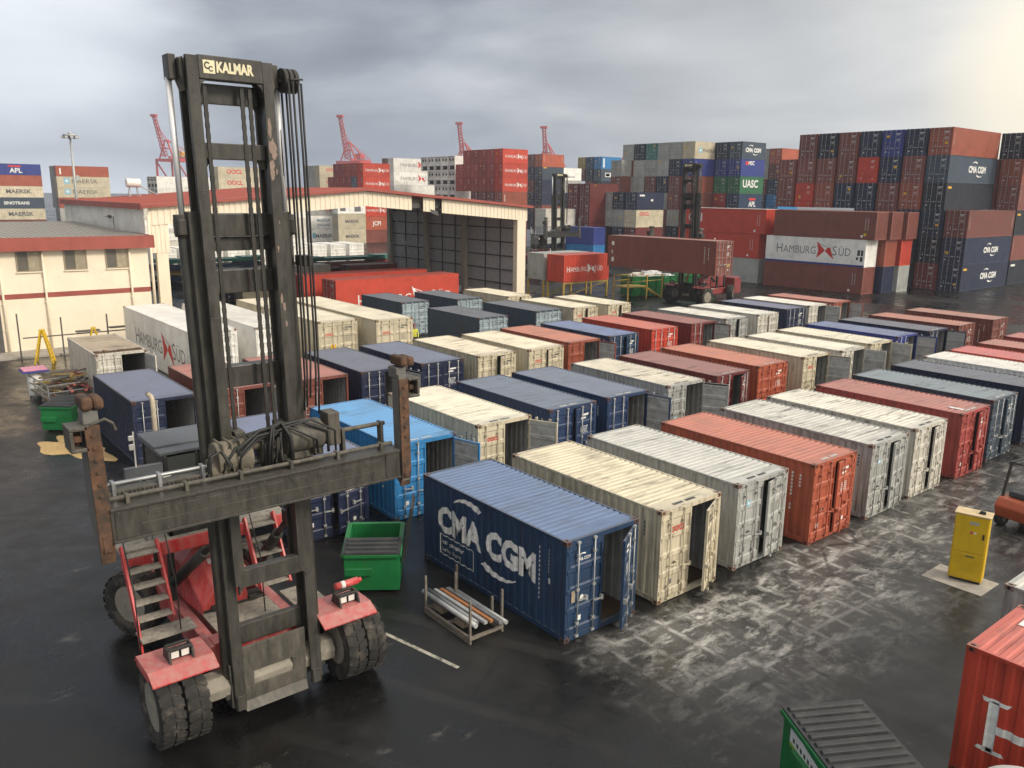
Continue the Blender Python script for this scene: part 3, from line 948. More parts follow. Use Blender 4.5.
container(-12.7, 39.0, C['navy'], 'dark navy container with worn roof, before the white-roofed one at right edge', GA, wear=.6, roofcol=(.06, .075, .12), seed=0)
container(-12.8, 42.6, C['white'], 'white ribbed-roof container at the right edge of the front row', GA, wear=.55, rodpaint=True, roofcol=(.66, .65, .62), seed=1)
container(-12.85, 45.6, C['red'], 'bright red container roof next to white one at right edge', GA, wear=.3, roofcol=(.48, .09, .09), seed=2)
container(-12.9, 49.3, C['rust'], 'rusty pinkish-brown container beyond bright red one at right edge', GA, wear=.8, roofcol=(.36, .12, .09), seed=3)
container(-13.0, 53.2, C['pink'], 'dark pink-red container farthest along the front row at right edge', GA, wear=.5, roofcol=(.38, .10, .09), seed=0)

# --- second row
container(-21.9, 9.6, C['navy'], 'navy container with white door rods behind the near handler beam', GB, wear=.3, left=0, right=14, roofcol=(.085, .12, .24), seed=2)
put = None
r, d = container(-21.75, 12.9, C['sky'], 'bright sky blue container with open end beside the dumpster with open lid', GB, wear=.35, left=0, right=105, roofcol=(.05, .27, .58), seed=1)
r, d = container(-22.0, 16.42, C['cream'], 'cream container with red door letters and grey door swung open, second row', GB, wear=.55, left=0, right=115, rodpaint=True, marks=(.1, .1, .12, 1), roofcol=(.70, .66, .54), seed=0)
oocl(d[0], H)
container(-22.1, 19.85, C['dkblue'], 'dark blue container with rusty corners, left of a pair of blue ones', GB, wear=.45, right=8, roofcol=(.085, .125, .20), seed=1)
container(-22.15, 22.95, C['dkblue'], 'dark blue container with open right door, right of a pair of blue ones', GB, wear=.3, right=102, roofcol=(.09, .125, .205), seed=3)
r, d = container(-22.1, 26.55, C['grey'], 'stained beige-grey container with both grey door insides showing, beside dark blue pair', GB, wear=.9, right=118, rodpaint=True, marks=(.12, .12, .12, 1), roofcol=(.60, .55, .45), doorcol=(.36, .365, .35), seed=2)
star_patch(d[0], H, 1.0)
container(-22.12, 29.88, C['maroon'], 'maroon container with a scratched ribbed roof and a dark gap between doors', GB, wear=.6, right=22, rodpaint=False, roofcol=(.23, .075, .07), seed=1)
container(-22.3, 33.3, C['orange'], 'orange-brown smooth-roofed container next to the scratched maroon one', GB, wear=.35, rodpaint=True, roofcol=(.43, .125, .07), seed=2)
r, d = container(-22.3, 37.15, C['cream'], 'cream container with red letters, first of three creams with open doors', GB, wear=.5, right=112, rodpaint=True, marks=(.1, .1, .1, 1), roofcol=(.68, .63, .50), seed=0)
oocl(d[0], H)
container(-22.1, 40.45, C['oldwhite'], 'cream container in the middle of three creams with open doors', GB, wear=.55, right=108, rodpaint=True, marks=(.12, .12, .12, 1), roofcol=(.70, .66, .55), seed=1)
container(-22.3, 43.8, C['cream'], 'cream container last of three creams, next to a royal blue one', GB, wear=.6, right=104, rodpaint=True, marks=(.12, .12, .12, 1), roofcol=(.66, .62, .50), seed=2)
container(-22.6, 47.5, C['royal'], 'royal blue container with grey door swung open, second row', GB, wear=.5, right=108, roofcol=(.09, .13, .27), seed=3)
container(-22.45, 51.2, C['navy'], 'navy container with open right door between royal blue and brown ones', GB, wear=.55, right=100, roofcol=(.065, .075, .12), seed=0)
container(-22.4, 55.1, C['brown'], 'reddish brown container right of the navy one, second row', GB, wear=.5, rodpaint=True, roofcol=(.36, .12, .08), seed=1)
container(-22.2, 59.9, C['brown'], 'dusty brown container farthest along the second row', GB, wear=.65, rodpaint=True, roofcol=(.32, .125, .09), seed=2)

# --- third row
r, d = container(-32.4, 7.85, C['navy'], 'navy container with open dark doorway behind the handler exhaust pipe', GC, wear=.4, left=0, right=100, roofcol=(.07, .095, .19), seed=1)
container(-32.4, 11.0, C['brown'], 'red-brown roofed container half hidden by the near mast', GC, wear=.4, left=0, right=100, roofcol=(.31, .095, .075), seed=2)
container(-32.2, 14.4, C['brown'], 'red-brown container with open grey-walled end right of the near mast', GC, wear=.45, left=0, right=None, roofcol=(.33, .10, .08), seed=3)
container(-32.1, 17.45, C['navy'], 'navy container with stained flat roof and open end, third row', GC, wear=.55, left=0, right=100, roofcol=(.065, .085, .15), flat=False, seed=0)
container(-32.1, 20.65, C['navy'], 'navy container with closed white-lettered doors behind a cream one', GC, wear=.3, right=0, roofcol=(.08, .11, .20), seed=1)
r, d = container(-32.1, 23.95, C['cream'], 'pale cream container with rust-spotted roof, first of two creams in third row', GC, wear=.85, left=0, right=14, rodpaint=True, marks=(.1, .1, .12, 1), roofcol=(.68, .60, .46), seed=0)
star_patch(d[0], H, 1.0)
r, d = container(-31.95, 27.15, C['cream'], 'cream container with red letters beside a rust-red one in third row', GC, wear=.5, left=0, right=8, rodpaint=True, marks=(.1, .1, .12, 1), roofcol=(.70, .63, .48), seed=2)
oocl(d[0], H, 1.85, .155)
container(-32.35, 30.3, C['rust'], 'rust-red container with an open grey doorway between cream and blue ones', GC, wear=.4, left=0, right=104, rodpaint=True, roofcol=(.42, .13, .075), seed=1)
container(-32.45, 33.6, C['blue'], 'medium blue container with faded roof, third row beside red one', GC, wear=.6, left=0, right=10, roofcol=(.09, .14, .30), seed=3)
container(-32.7, 37.45, C['red'], 'clean red container with closed doors in the third row', GC, wear=.25, roofcol=(.44, .085, .05), seed=1)
container(-32.8, 41.3, C['maroon'], 'dark maroon container with open door beside clean red one', GC, wear=.35, left=0, right=105, doorcol=(.2, .035, .03), roofcol=(.22, .055, .05), seed=2)
container(-32.9, 44.95, C['grey'], 'pale grey container with a dark door gap, first of two whitish ones in third row', GC, wear=.75, right=12, rodpaint=True, marks=(.15, .15, .15, 1), roofcol=(.62, .60, .54), seed=0)
container(-32.85, 48.5, C['oldwhite'], 'off-white container second of two whitish ones, beside a navy roof', GC, wear=.55, right=5, rodpaint=True, marks=(.15, .15, .15, 1), roofcol=(.66, .65, .60), seed=1)
container(-33.3, 52.7, C['navy'], 'navy container with purplish roof between two white ones', GC, wear=.4, roofcol=(.085, .10, .20), seed=2)
container(-33.5, 55.9, C['oldwhite'], 'off-white container with open door beside far brown one', GC, wear=.4, right=102, rodpaint=True, marks=(.15, .15, .15, 1), roofcol=(.68, .66, .60), seed=3)
container(-33.55, 59.4, C['rust'], 'reddish brown container with a white door swung open, end of third row', GC, wear=.35, right=95, rodpaint=True, roofcol=(.35, .11, .08), seed=0)

# --- back of the yard
r, d = container(-44.3, 13.9, C['white'], 'long white refrigerated container with pennant lettering on its grey side', GD, L=12.192, H=2.896, wear=.12, flat=True, scale=1.06, roofcol=(.80, .79, .76), seed=1)
logo_bow(r, 12.192, 2.896, '-y', 2.3, 1.05, .85, False, wf=1.0)
container(-44.2, 17.5, C['white'], 'long plain white-roofed container between the lettered white and cream ones', GD, L=12.192, H=2.896, wear=.15, flat=True, scale=1.04, roofcol=(.78, .76, .70), seed=2)
for x, y, lb in ((-44.0, 21.2, 'left one of two long cream containers with red door letters behind yard'), (-42.7, 24.3, 'right one of two long cream containers with red door letters behind yard')):
    r, d = container(x, y, C['cream'], lb, GD, L=12.192, H=2.896, wear=.35, scale=1.05, rodpaint=True, marks=(.12, .12, .12, 1), roofcol=(.64, .585, .46), seed=0)
    oocl(d[0], 2.896, 2.05, .16)
    put_letters(d[0], [('p', [(.62, 1.2), (.95, 1.2), (.95, 1.55), (.62, 1.55)])], 'leaf', L, H, YEL, 'sticker', False, off=.008)
pale = (.34, .42, .46)
for x, y, lb in ((-51.9, 31.7, 'slate blue open-topped container with pale doors beside the worker'), (-51.2, 36.2, 'slate blue container with a battered roof, farthest of the slate group'),
                 (-42.4, 31.7, 'slate blue container with purplish roof and pale doors, nearest of slate group'), (-42.8, 36.9, 'slate blue container with dark roof, right of slate group')):
    container(x, y, C['slate'], lb, GD, wear=.8, rodpaint=True, marks=(.1, .12, .14, 1), doorcol=pale, roofcol=(.055, .07, .11), seed=1)
for x, y, lb in ((-50.5, 40.6, 'cream container beside the shed column behind the slate group'), (-42.6, 40.3, 'cream-roofed container with door at slight gap near shed corner'), (-42.5, 43.7, 'cream-roofed container nearest the raised red office, back of yard')):
    r, d = container(x, y, C['cream'], lb, GD, wear=.5, rodpaint=True, right=12, marks=(.12, .12, .12, 1), roofcol=(.68, .62, .47), seed=2)
    oocl(d[0], H, 1.9, .155)
# old white box with rusted roof edge
r, d = container(-43.2, 9.0, C['oldwhite'], 'old white container with brown stained roof and rusted front edge by the ladders', GD, wear=1.0, left=0, right=100, rodpaint=True, marks=(.4, .12, .1, 1), roofcol=(.40, .315, .21), flat=True, seed=3)
b = MB()
random.seed(3)
for k in range(16):
    y0 = -1.1+k*.135
    b.box(2.2+random.random()*.25, 2.75, y0, y0+.13, 2.585+.004*k % .02, 2.61+random.random()*.03)
b.obj('rust_flakes', M['rust'], r)
# two grey and red boxes across the lane, cut by the frame
r, d = container(-5.2+6.058*1.0, 14.9, C['red'], 'bright red container with huge white letter in the lower right corner', 'containers across the lane', wear=.45, roofcol=(.52, .075, .045), seed=1)
put_letters(r, [('p', [(.36, .70), (.86, .70), (.80, .78), (.42, .78)]), ('p', [(.36, 1.75), (.86, 1.75), (.80, 1.67), (.42, 1.67)]), ('t', 'H', .50, .70, 1.05, 1.0, .012), ('t', 'AMBURG', 1.55, .70, .85, .9, -.005)], '-y', L, H, WHITE, 'lettering')
put_letters(r, [('p', [(.30, .3), (.55, .3), (.55, .75), (.30, .75)])], 'top', L, H, WHITE, 'stencil_marks', False)
container(-5.75+6.058, 18.05, C['grey'], 'pale grey container cut by right edge, behind red one with huge letter', 'containers across the lane', wear=.7, roofcol=(.56, .54, .50), seed=2)

# unreadable stencilled codes on the near sides and roof ends of the front rows
_rc = random.Random(4)
for o in list(scn.objects):
    if o.get('group') in (GA, GB) and o.type == 'EMPTY' and 'huge' not in o['label'] and 'lettering' not in o['label']:
        dark_ = any(k in o['label'] for k in ('cream', 'grey', 'white'))
        colr = (.09, .09, .10, 1) if dark_ and 'slate' not in o['label'] else (.66, .66, .63, 1)
        pts = []
        u = 5.15+_rc.random()*.15
        for j in range(11):
            if _rc.random() < .85: pts.append((u, 2.12-j*.115, .055, .075))
        for j in range(4): pts.append((u+.28, 2.1-j*.11, .05, .07))
        put_letters(o, [('p', [(a, bb), (a+w, bb), (a+w, bb+h), (a, bb+h)]) for a, bb, w, h in pts], '-y', 6.058, 2.591, colr, 'stencil_marks')
        put_letters(o, [('p', [(5.80, -.55+k*.10), (5.91, -.55+k*.10), (5.91, -.48+k*.10), (5.80, -.48+k*.10)]) for k in range(9) if k != 4], 'top', 6.058, 2.591, colr, 'stencil_marks', False)
# ------------------------------------------------------------------ empty-container handlers
CARRIAGE = {'spreader_beam', 'end_arm', 'twistlock_head', 'carriage', 'spreader_pipe', 'hydraulic_motor', 'hose_loop', 'cable_tray', 'valve_block'}
def tilt(v): return Vector((v.x, v.y+.08-.024*(v.z-.3), v.z))

def tyre_mesh(r, w):
    """lugged industrial tyre around the y axis, centred"""
    b = MB()
    h = w/2
    b.lathe([(-h*.78, r*.56), (-h*.98, r*.66), (-h, r*.82), (-h*.86, r*.95), (-h*.80, r*.965), (h*.80, r*.965), (h*.86, r*.95), (h, r*.82), (h*.98, r*.66), (h*.78, r*.56)], (0, 0, 0), 'y', 36)
    n = 22
    for k in range(n):
        for s in (-1, 1):
            a = 2*PI*(k+(.5 if s > 0 else 0))/n
            da = .095
            pts = []
            for (yy, off) in ((.02*s, .10), (h*.97*s, 0)):
                for q in (-1, 1):
                    t = a+off+q*da
                    pts.append((yy, t))
            lo, hi = [], []
            for i in (0, 1, 3, 2):
                yy, t = pts[i]
                ro = r*.995 if abs(yy) < h*.5 else r*.98
                lo.append((r*.955*math.cos(t), yy, r*.955*math.sin(t))); hi.append((ro*math.cos(t), yy, ro*math.sin(t)))
            b.hexa(lo, hi)
    return b
def rim_mesh(r, w, deep):
    b = MB()
    h = w/2
    b.lathe([(-h*.8, r*.57), (-h*.72, r*.50), (-h*.72+deep, r*.46), (-h*.72+deep, r*.18), (-h*.72+deep-.06, r*.16), (-h*.72+deep-.06, .02), (h*.7, .02), (h*.7, r*.5), (h*.8, r*.57)], (0, 0, 0), 'y', 28)
    for k in range(10):
        a = 2*PI*k/10
        b.cyl((r*.33*math.cos(a), -h*.72+deep-.04, r*.33*math.sin(a)), (r*.33*math.cos(a), -h*.72+deep+.02, r*.33*math.sin(a)), .028, 6)
    return b

def build_handler(root, bodymat, cleanmat, mastmat):
    T = tilt
    def part(name, b, mats, bev=.012, parent=root):
        return b.obj(name, mats, parent, bev)
    # --- wheels
    tm = tyre_mesh(.83, .44).mesh('tyre', [M['rubber']])
    rm = rim_mesh(.83, .44, .05).mesh('rim', [M['rimdust']]); rr_ = rim_mesh(.80, .55, .10).mesh('rim', [M['rimdust']])
    rmd = rim_mesh(.83, .44, .2).mesh('rim', [M['rimdust']])
    for s in (-1, 1):
        for i, y in enumerate((2.13, 1.66)):
            w = link('wheel', tm, root, (2.0, s*y, .83), 0)
            if s > 0: w.rotation_euler = (0, 0, PI)
            link('rim', rmd if i == 0 else rm, w)
        w = link('wheel', tyre_mesh(.80, .55).mesh('tyre', [M['rubber']]) if s < 0 else root['_t'], root, (-2.65, s*1.34, .80), R(30) if s < 0 else PI+R(30))
        if s < 0: root['_t'] = w.data
        link('rim', rr_, w)
    del root['_t']
    b = MB(); b.prism([(1.75, .62), (2.25, .62), (2.3, .85), (2.15, 1.05), (1.85, 1.05), (1.7, .85)], 'y', -1.38, 1.38)
    part('front_axle', b, M['rimdust'], .03)
    # --- chassis
    b = MB()
    for s in (-1, 1):
        b.box(-3.7, 1.85, *sorted((s*.78, s*1.02)), .80, 1.38)
    b.box(-3.7, 1.85, -.78, .78, .72, .80); b.box(1.25, 1.85, -.78, .78, .8, 1.30); b.box(-3.7, -3.1, -.78, .78, .8, 1.5)
    b.hexa([(1.70, -1.02, 1.38), (1.86, -1.02, 1.0), (1.86, 1.02, 1.0), (1.70, 1.02, 1.38)], [(1.45, -1.02, 1.62), (1.86, -1.02, 1.62), (1.86, 1.02, 1.62), (1.45, 1.02, 1.62)])
    part('chassis', b, bodymat, .02)
    b = MB(); b.box(.25, 1.42, -.72, .72, 1.44, 1.475)
    for k in range(14): b.cyl((.32+.08*k, -.66, 1.476), (.32+.08*k, -.66, 1.486), .012, 6); b.cyl((.32+.08*k, .66, 1.476), (.32+.08*k, .66, 1.486), .012, 6)
    part('deck_plate', b, M['grating'], .006)
    b = MB()      # engine hood: sloping nose with chamfered shoulders
    sec = lambda x, z, wb, wt: [(x, -wb, 1.40), (x, wb-.38, 1.40), (x, wb-.38, z-.35), (x, wt-.30, z), (x, -wt, z), (x, -wb, z-.35)]
    b.hexa(sec(.22, 1.95, .70, .40), sec(-.75, 2.60, .78, .50)); b.hexa(sec(-.752, 2.60, .78, .50), sec(-2.9, 2.72, .80, .55))
    part('engine_hood', b, cleanmat, .035)
    b = MB(); b.box(-.18, .02, -.70, .70, 1.402, 1.52)
    b.bar((.24, -.68, 1.50), (.24, .68, 1.50), .05); b.box(.22, .30, .32, .50, 1.48, 1.60); b.box(.22, .30, -.52, -.36, 1.48, 1.60)
    part('hood_latch', b, M['blacksteel'], .005)
    b = MB(); b.add([(-.30, -.34, 2.335), (-.30, -.12, 2.335), (-.42, -.12, 2.414), (-.42, -.34, 2.414)], [(0, 1, 2, 3)])
    part('hood_sticker', b, M['plainwhite'], 0)
    b = MB()
    b.prism([(-4.35, .75), (-3.3, .70), (-3.3, 2.2), (-3.9, 2.35), (-4.35, 2.0)], 'y', -1.25, 1.25)
    part('counterweight', b, cleanmat, .06)
    # --- fenders with lamps
    for s in (-1, 1):
        b = MB()
        pr_ = [(1.42, 1.58), (1.58, 1.74), (2.34, 1.74), (2.64, 1.60), (2.64, 1.56), (2.33, 1.69), (1.60, 1.69), (1.46, 1.56)]; fo, fi = (2.42, 1.20) if s < 0 else (2.22, .98)
        b.prism(pr_, 'y', *sorted((s*fi, s*fo)))
        b.box(1.6, 2.34, *sorted((s*(fo-.02), s*(fo+.002))), 1.56, 1.69); b.box(1.2, 1.9, *sorted((s*1.02, s*1.12)), 1.2, 1.6)
        part('fender', b, bodymat, .012)
        b = MB()
        y0, y1 = sorted((s*1.55, s*1.98))
        for yy in (y0, y1): b.prism([(1.85, 1.74), (2.3, 1.74), (2.22, 1.97), (1.95, 1.97)], 'y', yy-.02, yy+.02)
        b.bar((2.20, y0, 1.97), (2.20, y1, 1.97), .05); b.bar((1.98, y0, 1.97), (1.98, y1, 1.97), .05)
        lb = part('lamp_guard', b, M['blacksteel'], .006)
        for yy in (y0+.12, y1-.12):
            b = MB(); b.box(2.0, 2.16, yy-.085, yy+.085, 1.76, 1.93); b.box(2.161, 2.17, yy-.07, yy+.07, 1.78, 1.91, 1)
            part('work_lamp', b, [M['blacksteel'], M['lamp']], 0, lb)
    b = MB(); b.cyl((1.9, 1.62, 2.06), (1.9, 2.16, 2.06), .08, 16); b.cyl((1.9, 1.74, 2.06), (1.9, 1.84, 2.06), .0825, 16, 1); b.cyl((1.9, 2.16, 2.06), (1.9, 2.24, 2.06), .05, 10)
    part('extinguisher', b, [M['redclean'], M['plainwhite']], 0)
    # --- outer mast
    for s in (-1, 1):
        b = MB(T)
        y0, y1 = sorted((s*.70, s*.92))
        b.box(2.30, 2.36, y0, y1, .30, 10.05); b.box(1.88, 1.94, y0, y1, .30, 10.05)
        b.box(1.94, 2.30, *sorted((s*.86, s*.92)), .30, 10.05)
        b.prism([(1.5, .35), (2.30, .35), (2.30, 1.3), (2.0, 1.3)], 'y', *sorted((s*.925, s*.975)))
        b.box(2.362, 2.40, *sorted((s*.72, s*.90)), .30, .62)
        part('mast_rail', b, mastmat, .01)
        b = MB(T)
        y0, y1 = (-.775, -.585) if s < 0 else (.52, .705)
        b.box(2.46, 2.56, y0, y1, 3.05, 12.58); b.box(2.06, 2.14, y0, y1, 3.05, 12.58)
        b.box(2.14, 2.46, *sorted((s*.57, s*.64)), 3.05, 12.58)
        for q in range(24):
            zz = 3.3+q*.39
            b.cyl((2.559, s*.67, zz), (2.568, s*.67, zz), .012, 6)
        for zz in (5.6, 8.2, 10.4): b.box(2.559, 2.563, y0+.01, y1-.01, zz, zz+.018)
        part('inner_mast_rail', b, mastmat, .01)
        b = MB(T)                                             # lift cylinder
        b.cyl((2.12, s*.945, .75), (2.12, s*.945, 9.90), .105, 18)
        b.cyl((2.12, s*.945, 9.62), (2.12, s*.945, 10.0), .15, 18); b.box(1.98, 2.30, *sorted((s*.925, s*1.07)), 9.66, 9.92)
        b.box(1.98, 2.26, *sorted((s*.925, s*1.07)), .55, .75); b.box(1.98, 2.26, *sorted((s*.925, s*1.07)), 5.2, 5.35)
        cy = part('lift_cylinder', b, mastmat, .008)
        b = MB(T); b.cyl((2.12, s*.945, 9.90), (2.12, s*.945, 12.24), .052, 18)
        part('chrome_rod', b, M['chrome'], 0, cy)
        b = MB()                                              # tilt cylinder
        p, q = Vector((1.90, s*.66, 3.95)), Vector((-.60, s*.98, 2.0))
        b.cyl(q, q.lerp(p, .62), .12, 14); b.cyl(q.lerp(p, .62), p, .065, 12); b.box(p.x-.15, p.x+.1, p.y-.1, p.y+.1, p.z-.12, p.z+.12)
        part('tilt_cylinder', b, M['blacksteel'], 0)
    for z0, z1, x0, x1, hw, nm in ((9.62, 10.02, 1.90, 2.28, .69, 'outer'), (9.36, 9.60, 1.92, 2.16, .69, 'o'), (8.60, 9.02, 1.92, 2.20, .69, 'o'), (6.85, 7.25, 1.92, 2.2, .69, 'o'), (11.86, 12.19, 2.14, 2.24, .53, 'i'),
                                   (10.94, 11.21, 2.14, 2.40, .53, 'i'), (2.98, 3.34, 2.38, 2.55, .70, 'i'), (1.55, 1.95, 1.9, 2.06, .69, 'o')):
        b = MB(T); b.box(x0, x1, -hw, hw, z0, z1)
        for s in (-1, 1):
            b.prism([(s*hw, z0), (s*(hw-.10), z0), (s*hw, z0-.16)], 'x', x0+.03, x1-.03)
        part('mast_crossbeam', b, mastmat, .012)
    b = MB(T)                                                 # crosshead
    b.box(2.30, 2.565, -.583, .518, 12.22, 12.60)
    for s, i_, o_ in ((-1, .585, .985), (1, .52, .92)):
        b.prism([(s*i_, 12.22), (s*(i_-.13), 12.22), (s*(i_-.04), 12.14), (s*i_, 12.0)], 'x', 2.32, 2.54)
        b.prism([(s*.71, 12.57), (s*(o_-.13), 12.53), (s*(o_-.13), 12.26), (s*.80, 12.20), (s*.71, 12.02)] if s > 0 else [(s*.777, 12.57), (s*(o_-.13), 12.53), (s*(o_-.13), 12.26), (s*.84, 12.20), (s*.777, 12.02)], 'x', 2.10, 2.44)
        b.box(2.02, 2.30, *sorted((s*(o_-.13), s*o_)), 12.20, 12.60)
    ch = part('crosshead', b, mastmat, .015)
    # maker's lettering on the crosshead
    vs, fs, tw = text_verts('KALMAR', .05)
    b = MB(T); h = .165; wf = .64/(tw*h)
    b.add([(2.574, -.285+p[0]*h*wf, 12.345+p[1]*h) for p in vs], fs)
    part('lettering', b, M['creamletter'], 0, ch)
    b = MB(T)
    b.add([(2.573, -.505, 12.31), (2.573, -.31, 12.31), (2.573, -.31, 12.52), (2.573, -.505, 12.52)], [(0, 1, 2, 3)])
    for (cy_, cz, rr) in ((-.437, 12.435, .052), (-.378, 12.385, .040)):
        for k in range(18):
            a0, a1 = 2*PI*k/22+.6, 2*PI*(k+1)/22+.6
            b.add([(2.576, cy_+q*math.cos(a), cz+q*1.15*math.sin(a)) for (q, a) in ((rr, a0), (rr, a1), (rr*.58, a1), (rr*.58, a0))], [(0, 1, 2, 3)], 1)
    part('emblem', b, [M['creamletter'], M['blacksteel']], 0, ch)
    # bare patches where the paint has peeled off the right-hand rail
    rp_ = random.Random(21)
    for (zc, n_, sz) in ((11.45, 5, .16), (10.95, 6, .18), (9.6, 3, .10), (8.3, 4, .12)):
        b = MB(T)
        for k in range(n_):
            cy_, cz, q = .61+rp_.uniform(-.05, .05), zc+rp_.uniform(-.3, .3), sz*rp_.uniform(.3, .7)
            m_ = 9
            o_ = len(b.v)
            for i_ in range(m_):
                a_ = 2*PI*i_/m_; w_ = q*rp_.uniform(.5, 1.1)
                b.v.append((2.5625+.0004*k, min(.70, max(.525, cy_+w_*.45*math.cos(a_))), cz+w_*1.2*math.sin(a_)))
            b.face(range(o_, o_+m_))
        part('bare_patch', b, M['primer'], 0)
    # chains
    for y in (-.46, .18, .32):
        b = MB(T)
        z = 5.9
        k = 0
        while z < 12.1:
            b.box(2.40-.02, 2.40+.02, y-(.036 if k % 2 else .030), y+(.036 if k % 2 else .030), z, z+.0879)
            z += .088; k += 1
        part('lift_chain', b, M['blacksteel'], 0)
    # hose reel and hoses on the right flank
    b = MB(T)
    for k in range(3):
        b.cyl((2.34, 0.94+k*.095, 12.34), (2.34, 1.015+k*.095, 12.34), .21, 22)
        b.cyl((2.34, 1.015+k*.095, 12.34), (2.34, 1.035+k*.095, 12.34), .15, 22)
    b.bar((2.34, .9, 12.34), (2.34, 1.25, 12.34), .06); b.bar((2.56, 1.02, 12.36), (2.56, 1.26, 12.36), .03)
    part('hose_sheave', b, M['blacksteel'], 0)
    hb = [(.95, 2.14), (.99, 2.55), (1.07, 2.55), (1.12, 2.14), (1.17, 2.55), (1.03, 2.14), (1.25, 2.50)]
    for i, (y, x) in enumerate(hb):
        b = MB(T)
        zb = 6.2+.18*(i % 3)
        pts = [(x, y, 12.30), (x+.02, y, 11), (x-.02, y+.01, 9.4), (x+.02, y-.015, 7.8), (x, y-.02, zb+.6), (x+.12, y-.12, zb)]
        b.tube(pts, .022, 6)
        part('hose', b, M['hose'], 0)
    b = MB(T); b.box(2.2, 2.5, 1.04, 1.26, 9.05, 9.25)
    part('hose_guide', b, mastmat, .01)
    # apron with its long slot and the roller behind
    b = MB(); X0, X1 = 2.24, 2.30
    b.box(X0, X1, -.695, .695, 1.02, 1.60); b.box(X0, X1, -.695, .695, .42, .72); b.box(X0, X1, -.695, -.42, .72, 1.02); b.box(X0, X1, .40, .695, .72, 1.02)
    b.hexa([(2.24, -.69, .42), (2.30, -.69, .42), (2.30, .69, .42), (2.24, .69, .42)], [(2.36, -.66, .26), (2.44, -.66, .26), (2.44, .66, .26), (2.36, .66, .26)])
    part('apron_plate', b, M['apron'], .01)
    b = MB(); b.cyl((2.1, -.30, .87), (2.1, .02, .87), .16, 18); b.cyl((2.1, -.6, .87), (2.1, .6, .87), .05, 10)
    part('axle_roller', b, M['rimdust'], .02)
    # --- stairs and walkways
    for s, ya, yb in ((-1, -2.12, -1.42), (1, .46, 1.12)):
        for yy in (ya, yb):
            b = MB(); b.bar((.66, yy, 1.86), (-.14, yy, 3.28), .05, .20)
            if yy == ya and s < 0: b.bar((.66, yy, 1.90), (1.0, yy, .62), .05, .12)
            part('stair_stringer', b, cleanmat, .006)
        for k in range(5):
            t = (k+.35)/5.0
            x, z = .66-.80*t, 1.86+1.42*t
            b = MB(); b.box(x-.13, x+.13, ya+.03, yb-.03, z-.02, z+.015)
            part('stair_tread', b, M['grating'], .004)
        for (x0, x1, y0, y1, z) in ((.50, 1.02, ya-.02, yb+.35, 1.62), (.86, 1.26, ya+.04, yb+.2, 1.16)):
            if s > 0: continue
            b = MB(); b.box(x0, x1, y0, y1, z, z+.035)
            part('step_plate', b, M['grating'], .004)
        b = MB()
        for yy in (ya-.05, yb+.05):
            b.tube([(.95, yy, 1.2), (.85, yy, 2.75), (.7, yy, 2.95), (0, yy, 4.15), (-.2, yy, 4.2), (-2.0, yy, 4.2)], .014, 6)
        part('handrail', b, M['blacksteel'], 0)
    b = MB(); b.box(.2, 1.35, 1.05, 1.75, 1.42, 1.46)
    part('step_plate', b, M['grating'], .004)
    b = MB(); b.box(-2.3, -.12, -1.45, 1.5, 3.12, 3.16); b.box(-.8, -.12, -2.15, -1.452, 3.12, 3.16)
    part('cab_platform', b, M['grating'], .004)
    b = MB(); b.box(-.12, -.05, -1.40, .44, 2.92, 3.20); b.box(-.12, -.05, 1.14, 1.5, 2.92, 3.2)
    part('platform_edge', b, cleanmat, .008)
    for x in (-1.0, -2.1):
        for s in (-1, 1):
            b = MB(); b.box(x-.07, x+.07, *sorted((s*.86, s*1.0)), 1.38, 3.12)
            part('platform_post', b, M['blacksteel'], .01)
    # --- cab
    cx0, cx1, cy0, cy1 = -1.95, -.35, -1.08, .40
    b = MB()
    for x in (cx0, cx1-.08):
        for y in (cy0, cy1-.08): b.box(x, x+.08, y, y+.08, 3.16, 4.95)
    b.box(cx0, cx1, cy0, cy1, 3.161, 3.55); b.box(cx0+.08, cx1-.081, cy0, cy0+.06, 3.55, 3.75)
    b.box(cx1-.05, cx1-.01, -.42, -.36, 3.55, 4.95)
    cab = part('cab', b, M['blacksteel'], .01)
    b = MB(); b.box(cx1-.04, cx1-.02, cy0+.08, -.42, 3.56, 4.93); b.box(cx1-.04, cx1-.02, -.36, cy1-.08, 3.56, 4.93)
    b.box(cx0+.08, cx1-.09, cy0+.02, cy0+.035, 3.76, 4.93); b.box(cx0+.08, cx1-.09, cy1-.04, cy1-.025, 3.56, 4.93); b.box(cx0+.02, cx0+.04, cy0+.08, cy1-.08, 3.56, 4.93)
    part('cab_window', b, M['glass'], 0, cab)
    b = MB(); b.box(cx0-.1, cx1-.45, cy0-.06, cy1+.06, 4.95, 5.08); b.box(cx1-.449, cx1-.06, cy0-.06, cy1+.06, 4.95, 5.03)
    part('cab_roof', b, M['cabgrey'], .02, cab)
    b = MB(); b.box(cx1-.012, cx1-.005, -.20, -.08, 4.58, 4.66)
    part('warning_sticker', b, M['yellow'], 0, cab)
    b = MB(); b.box(cx1-.1, cx1+.0, -1.85, -1.10, 4.62, 4.84); b.bar((cx1-.05, -1.55, 4.62), (cx1-.05, -1.55, 3.2), .05); b.bar((cx1-.05, -1.42, 4.62), (cx1-.05, -1.42, 3.2), .04)
    part('lamp_bar', b, M['cabgrey'], .01)
    b = MB(); b.box(cx1+.02, cx1+.10, -1.15, -.98, 4.42, 4.58); b.box(cx1-.04, cx1+.02, -1.72, -1.62, 5.22, 5.34); b.box(cx1-.04, cx1+.02, -1.72, -1.62, 5.42, 5.52); b.bar((cx1-.02, -1.62, 4.8), (cx1-.02, -1.62, 5.6), .03)
    part('wing_mirror', b, [M['lamp']], .01)
